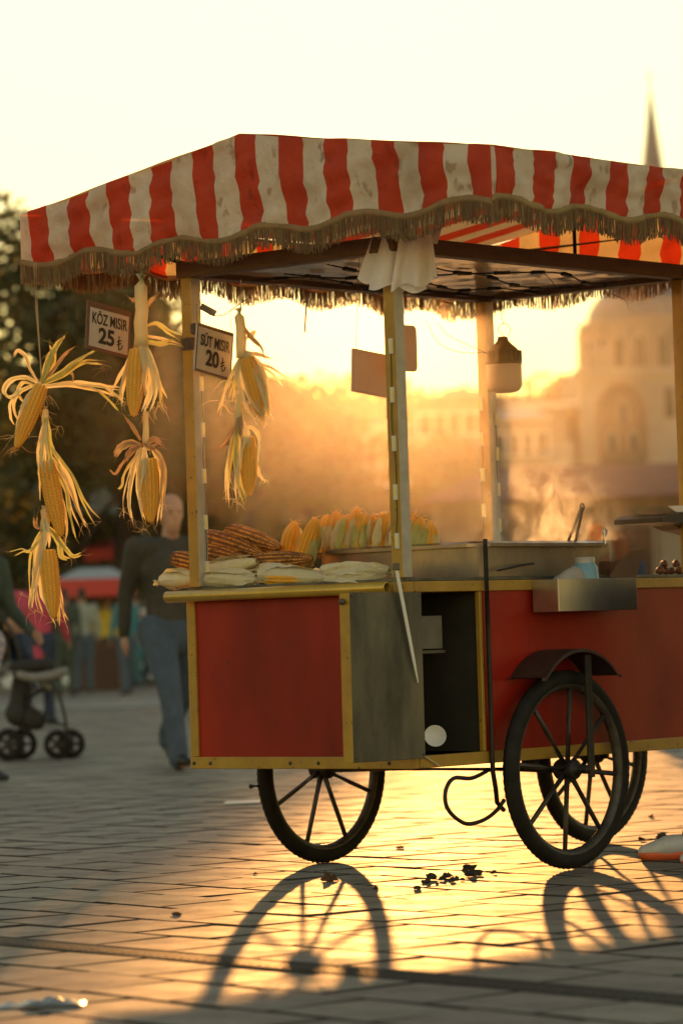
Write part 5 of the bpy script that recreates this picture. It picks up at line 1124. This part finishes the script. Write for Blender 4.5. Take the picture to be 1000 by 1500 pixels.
def mosque():
    Y = 300.0; k = Y/F_PX; X = lambda x, y, dy=0: at_depth(x, y, Y+dy)
    b0 = X(930, 900); root = empty('mosque', Vector((b0.x, Y, 0)), 0, 'pale stone mosque with domed drum, arched windows and great blind arch', 'mosque')
    fx, fn = Vector((1, 0, 0)), Vector((0, -1, 0)); zt = X(912, 545).z
    def blk(x0, x1, ytop, ybot, dy0, dy1, m, nm):
        p, q = X(x0, ytop, 0), X(x1, ybot, 0); o = MB().box((p.x, Y+dy0, max(q.z, -.5) if ybot < 900 else -.5), (q.x, Y+dy1, p.z)).build(nm, m, root, world=True); return o
    blk(848, 1110, 545, 950, 0, 24, 'stone_pale', 'wall'); blk(842, 1116, 541, 546, -.5, 24.5, 'stone_pale', 'cornice'); blk(735, 847, 592, 950, 3, 20, 'stone_warm', 'wing_wall'); blk(728, 850, 588, 593, 2.5, 21, 'white_roof', 'wing_cornice')
    blk(715, 846, 655, 950, -4, 2.5, 'stone_pale', 'porch_wall')
    c = X(912, 685, 0); ar = MB(); arch_frame(ar, Vector((c.x, Y, c.z)), fx, fn, 68*k, 118*k, 5*k, .5); ar.build('great_arch', 'stone_warm', root, world=True)
    pn = MB(); arch_panel(pn, Vector((c.x, Y, c.z)), fx, fn, 68*k, 118*k, .06); pn.build('arch_infill', 'arch_shade', root, world=True)
    for wx, wy, ww, wh in ((980, 612, 14, 44), (1040, 612, 14, 44), (896, 660, 11, 26), (928, 660, 11, 26), (912, 620, 11, 30)):
        c = X(wx, wy, 0); fr_ = MB(); arch_frame(fr_, Vector((c.x, Y, c.z)), fx, fn, ww*k, wh*k, 2.2*k, .25); fo = fr_.build('window', 'stone_pale', root, world=True); pn = MB(); arch_panel(pn, Vector((c.x, Y, c.z))-root.location, fx, fn, ww*k, wh*k, .09); pn.build('pane', 'window_dark', fo)
    # drum with windows, then the dome
    cx = X(995, 545); ctr = Vector((cx.x, Y+12, 0)); rd = 128*k; z0, z1 = zt, X(950, 468).z
    MB().lathe(ctr+Vector((0, 0, z0-.2)), (0, 0, 1), [(0, rd), (z1-z0, rd), (z1-z0+.1, rd*1.03), (z1-z0+.9, rd*1.03), (z1-z0+1.0, rd*.96), (z1-z0+1.2, 0)], 48).build('drum', 'stone_warm', root, world=True)
    for i in range(24):
        a = 2*math.pi*(i+.5)/24; nr = Vector((math.cos(a), math.sin(a), 0)); tx = Vector((-nr.y, nr.x, 0))
        if nr.y > .3: continue
        p = ctr+nr*(rd*.998)+Vector((0, 0, z0+.4)); fm = MB(); arch_frame(fm, p, tx, nr, 15*k, 52*k, 3*k, .28); fo = fm.build('window', 'stone_pale', root, world=True)
        pn = MB(); arch_panel(pn, p-root.location, tx, nr, 15*k, 52*k, .10); pn.build('pane', 'window_dark', fo)
        bt = MB(); a2 = 2*math.pi*i/24; n2 = Vector((math.cos(a2), math.sin(a2), 0)); bt.obox(ctr+n2*rd*1.01+Vector((0, 0, (z0+z1)/2)), Vector((-n2.y, n2.x, 0))*4.5*k, n2*5*k, Vector((0, 0, (z1-z0)/2))); bt.build('buttress', 'stone_warm', root, world=True)
    zd = z1+.9; rdm = rd*.93; hd = 70*k
    MB().lathe(ctr+Vector((0, 0, zd)), (0, 0, 1), [(hd*math.sin(t), rdm*math.cos(t)) for t in [i*math.pi/24 for i in range(13)]], 48).build('dome', 'lead_roof', root, smooth=True, world=True)
    for tx_, r_ in ((866, 15), ):
        p = X(tx_+14, 545); zb_ = p.z; cc = Vector((p.x, Y+3, zb_)); MB().lathe(cc, (0, 0, 1), [(0, r_*k), (26*k, r_*k), (28*k, r_*k*1.1), (30*k, r_*k*1.1), (30*k, r_*k)] + [(30*k+13*k*math.sin(t), r_*k*math.cos(t)) for t in [i*math.pi/12 for i in range(7)]], 20).build('weight_turret', 'stone_warm', root, world=True)
mosque()
def minaret():
    Y = 400.0; k = Y/F_PX; b = at_depth(956.5, 243, Y); a = at_depth(951.5, 122, Y); c = Vector((b.x-.1, Y, 0)); root = empty('minaret', c, 0, 'slender minaret with pointed lead cone rising over the canopy', 'minaret'); r = 14.5*k; z = b.z
    MB().lathe(c, (0, 0, 1), [(-.5, r*1.6), (18, r*1.6), (20, r*1.05), (z-22, r), (z-21, r*1.1), (z-19.2, r*1.9), (z-18, r*1.95), (z-17.9, r), (z-.6, r*.96), (z-.5, r*1.06), (z, r*1.08)], 20).build('shaft', 'stone_warm', root, world=True)
    h = a.z-z; MB().lathe(c+Vector((0, 0, z+.02)), (0, 0, 1), [(0, r*1.07), (.15, r*1.02), (h*.5, r*.48), (h, r*.03)], 20).build('cone', 'lead_roof', root, world=True)
    MB().lathe(c+Vector((0, 0, z+h)), (0, 0, 1), [(-.2, .05), (.3, .12), (.5, .22), (.8, .06), (1.1, .14), (1.3, .04), (2.2, .015)], 10).build('finial', 'brass_tube', root, smooth=True, world=True)
minaret()
def house(name, label, x0, x1, ytop, Y, depth, wall, roof, rows, cols, cat='building', hip=1.2, yb=None, win=(.9, 1.4)):
    p, q = at_depth(x0, ytop, Y), at_depth(x1, ytop, Y); zt = (p.z+q.z)/2; xa, xb = p.x, q.x; root = empty(name, Vector(((xa+xb)/2, Y, 0)), 0, label, cat)
    MB().box((xa, Y, -.6), (xb, Y+depth, zt)).build('wall', wall, root, world=True)
    e = .35; rf = MB(); rf.add([(xa-e, Y-e, zt), (xb+e, Y-e, zt), (xb+e, Y+depth+e, zt), (xa-e, Y+depth+e, zt), (xa+depth*.3, Y+depth/2, zt+hip), (xb-depth*.3, Y+depth/2, zt+hip)], [(0, 1, 5, 4), (1, 2, 5), (2, 3, 4, 5), (3, 0, 4), (3, 2, 1, 0)]); rf.build('roof', roof, root, world=True)
    for i in range(rows):
        for j in range(cols):
            wx = xa+(xb-xa)*(j+.5)/cols; wz = zt-1.0-win[1]-i*3.0
            if wz < .6: continue
            f = MB(); w2 = win[0]/2; f.box((wx-w2-.12, Y-.08, wz-.12), (wx+w2+.12, Y-.002, wz)); f.box((wx-w2-.12, Y-.08, wz+win[1]), (wx+w2+.12, Y-.002, wz+win[1]+.12)); f.box((wx-w2-.12, Y-.08, wz+.001), (wx-w2, Y-.002, wz+win[1]-.001)); f.box((wx+w2, Y-.08, wz+.001), (wx+w2+.12, Y-.002, wz+win[1]-.001))
            fo = f.build('window', 'white_roof', root, world=True); MB().box((wx-w2-root.location.x, -.03, wz), (wx+w2-root.location.x, -.003, wz+win[1])).build('pane', 'window_dark', fo)
    return root
house('stone_house', 'long stone house with a red tile roof in the haze under the lamp', 610, 740, 585, 240, 12, 'plaster_dim', 'tile_roof', 3, 6)
house('stone_house', 'low house with pale roof edge left of the great arch', 722, 800, 612, 225, 10, 'stone_warm', 'white_roof', 3, 4, hip=.8)
house('stone_house', 'hazy house below the sun seen past the near post', 470, 600, 625, 230, 12, 'plaster_dim', 'tile_roof', 2, 6)
house('stone_house', 'hazy house behind the straw skirted ear', 330, 452, 640, 235, 12, 'stone_warm', 'tile_roof', 2, 5)
# long dark market building in front of the mosque
def market():
    Y = 88.0; xa, xb = at_depth(640, 700, Y).x, at_depth(1120, 700, Y).x; zt = at_depth(860, 722, Y).z; zr = at_depth(860, 672, Y).z; root = empty('market_hall', Vector(((xa+xb)/2, Y, 0)), 0, 'long brown market hall with broad tiled roof in front of the mosque', 'building')
    MB().box((xa, Y, -.3), (xb, Y+7, zt)).build('wall', 'plaster_dim', root, world=True)
    MB().add([(xa-.6, Y-1.0, zt-.15), (xb+.6, Y-1.0, zt-.15), (xb-1.5, Y+3.5, zr), (xa+1.5, Y+3.5, zr), (xb+.6, Y+8, zt-.15), (xa-.6, Y+8, zt-.15)], [(0, 1, 2, 3), (3, 2, 4, 5), (1, 4, 2), (5, 0, 3), (0, 5, 4, 1)]).build('roof', 'tile_roof', root, world=True)
    n = 9
    for i in range(n):
        x = xa+(xb-xa)*(i+.5)/n; MB().box((x-.45, Y-.05, .1), (x+.45, Y-.003, zt-.9)).build('shutter', 'brown_stall' if i % 2 else 'stone_warm', root, world=True)
        MB().box((x-.62, Y-.14, -.3), (x-.52, Y-.001, zt-.2)).build('pilaster', 'stone_warm', root, world=True)
market()
def stall(label, x0, x1, yt, yb, Y, mtop, group=None):
    a, b = at_depth(x0, yb, Y), at_depth(x1, yb, Y); zt = at_depth((x0+x1)/2, yt, Y).z; zb = (a.z+b.z)/2; xa, xb = a.x, b.x; root = empty('market_stall', Vector(((xa+xb)/2, Y, 0)), 0, label, 'stall')
    MB().add([(xa, Y-1, zb), (xb, Y-1, zb), (xb, Y+1, zb), (xa, Y+1, zb), (xa+.35, Y, zt), (xb-.35, Y, zt)], [(0, 1, 5, 4), (1, 2, 5), (2, 3, 4, 5), (3, 0, 4)]).build('canopy', mtop, root, world=True)
    vz = .32; MB().add([(xa, Y-1, zb), (xb, Y-1, zb), (xb, Y+1, zb), (xa, Y+1, zb), (xa, Y-1.02, zb-vz), (xb, Y-1.02, zb-vz), (xb, Y+1.02, zb-vz), (xa, Y+1.02, zb-vz)], [(0, 4, 5, 1), (1, 5, 6, 2), (2, 6, 7, 3), (3, 7, 4, 0)]).build('valance', 'awning_red', root, world=True)
    for x, y in ((xa+.05, Y-.95), (xb-.05, Y-.95), (xa+.05, Y+.95), (xb-.05, Y+.95)): MB().tube([(x, y, 0), (x, y, zb)], .025, 8).build('leg', 'dark_iron', root, smooth=True, world=True)
    MB().box((xa+.2, Y-.8, .0), (xb-.2, Y+.5, .95)).build('counter', 'brown_stall', root, world=True)
stall('market stall with grey canopy top and red valance out in the crowd', 88, 192, 832, 849, 63, 'awning_grey')
stall('red topped market stall standing farther out than the grey one', 128, 196, 790, 806, 75, 'awning_red')
# ------------------------------------------------------------------ steam over the pan, and the evening haze
def volume_mat(name, dens, aniso, col, noise_scale=None):
    m = bpy.data.materials.new(name); m.use_nodes = True; t = m.node_tree; t.nodes.remove(t.nodes['Principled BSDF'])
    pvn = N(t, 'ShaderNodeVolumePrincipled'); pvn.inputs['Color'].default_value = (*col, 1); pvn.inputs['Anisotropy'].default_value = aniso; pvn.inputs['Density'].default_value = dens
    t.links.new(pvn.outputs[0], t.nodes['Material Output'].inputs['Volume']); MAT[name] = m; return m, t, pvn
def steam(label, box0, box1, dens, ctr, rad, seed):
    m, t, pvn = volume_mat('steam_'+str(seed), dens, .55, (.97, .97, .97))
    tc = N(t, 'ShaderNodeTexCoord'); mp = N(t, 'ShaderNodeMapping'); mp.inputs['Scale'].default_value = (1, 1, .7); t.links.new(tc.outputs['Object'], mp.inputs[0])
    nz = N(t, 'ShaderNodeTexNoise'); nz.inputs['Scale'].default_value = 10; nz.inputs['Detail'].default_value = 5; nz.inputs['Distortion'].default_value = 1.2; t.links.new(mp.outputs[0], nz.inputs['Vector'])
    mr = N(t, 'ShaderNodeMapRange'); mr.inputs['From Min'].default_value = .54; mr.inputs['From Max'].default_value = .74; t.links.new(nz.outputs['Fac'], mr.inputs['Value'])
    vm = N(t, 'ShaderNodeVectorMath', operation='SUBTRACT'); vm.inputs[1].default_value = ctr; t.links.new(tc.outputs['Object'], vm.inputs[0])
    dv = N(t, 'ShaderNodeVectorMath', operation='DIVIDE'); dv.inputs[1].default_value = rad; t.links.new(vm.outputs[0], dv.inputs[0])
    ln = N(t, 'ShaderNodeVectorMath', operation='LENGTH'); t.links.new(dv.outputs[0], ln.inputs[0])
    fo = N(t, 'ShaderNodeMapRange'); fo.inputs['From Min'].default_value = 1.0; fo.inputs['From Max'].default_value = .0; fo.interpolation_type = 'SMOOTHSTEP'; t.links.new(ln.outputs['Value'], fo.inputs['Value'])
    mu = N(t, 'ShaderNodeMath', operation='MULTIPLY'); t.links.new(mr.outputs[0], mu.inputs[0]); t.links.new(fo.outputs[0], mu.inputs[1])
    m2 = N(t, 'ShaderNodeMath', operation='MULTIPLY'); m2.inputs[1].default_value = dens; t.links.new(mu.outputs[0], m2.inputs[0]); t.links.new(m2.outputs[0], pvn.inputs['Density'])
    o = MB().box(box0, box1).build('steam', m.name, None); o.location = (CART_X, CART_Y, 0); o.rotation_euler = (0, 0, YAW); tag(o, label, None, None, 'stuff')
steam('thin steam curling up from the boiling pan', (.55, -.12, 1.165), (1.45, .62, 1.62), 13.0, (1.0, .20, 1.13), (.42, .34, .42), 1)
def smoke():
    m, t, pvn = volume_mat('smoke_air', .02, .945, (1, .96, .9))
    tc = N(t, 'ShaderNodeTexCoord'); nz = N(t, 'ShaderNodeTexNoise'); nz.inputs['Scale'].default_value = 1.6; nz.inputs['Detail'].default_value = 3; nz.inputs['Distortion'].default_value = .8; t.links.new(tc.outputs['Object'], nz.inputs['Vector'])
    mr = N(t, 'ShaderNodeMapRange'); mr.inputs['From Min'].default_value = .3; mr.inputs['From Max'].default_value = .75; mr.inputs['To Min'].default_value = .35; t.links.new(nz.outputs['Fac'], mr.inputs['Value'])
    vm = N(t, 'ShaderNodeVectorMath', operation='DIVIDE'); vm.inputs[1].default_value = (1.9, 1.5, .85); t.links.new(tc.outputs['Object'], vm.inputs[0])
    ln = N(t, 'ShaderNodeVectorMath', operation='LENGTH'); t.links.new(vm.outputs[0], ln.inputs[0])
    fo = N(t, 'ShaderNodeMapRange', interpolation_type='SMOOTHSTEP'); fo.inputs['From Min'].default_value = 1.0; fo.inputs['From Max'].default_value = .1; t.links.new(ln.outputs['Value'], fo.inputs['Value'])
    mu = N(t, 'ShaderNodeMath', operation='MULTIPLY'); t.links.new(mr.outputs[0], mu.inputs[0]); t.links.new(fo.outputs[0], mu.inputs[1])
    m2 = N(t, 'ShaderNodeMath', operation='MULTIPLY'); m2.inputs[1].default_value = SMOKE_D; t.links.new(mu.outputs[0], m2.inputs[0]); t.links.new(m2.outputs[0], pvn.inputs['Density'])
    o = MB().box((-1.95, -1.55, -.84), (1.95, 1.55, .86)).build('smoke', m.name); o.location = cartp(.75, .35, 1.72); o.rotation_euler = (0, 0, YAW); tag(o, kind='stuff')
SMOKE_D = .006
smoke()
HAZE_D, HAZE_G = .0000075, .90
volume_mat('haze_air', HAZE_D, HAZE_G, (1.0, .95, .88))
hz = MB().box((-300, -8, -1.2), (300, 640, 78)).build('haze', 'haze_air'); tag(hz, kind='stuff')
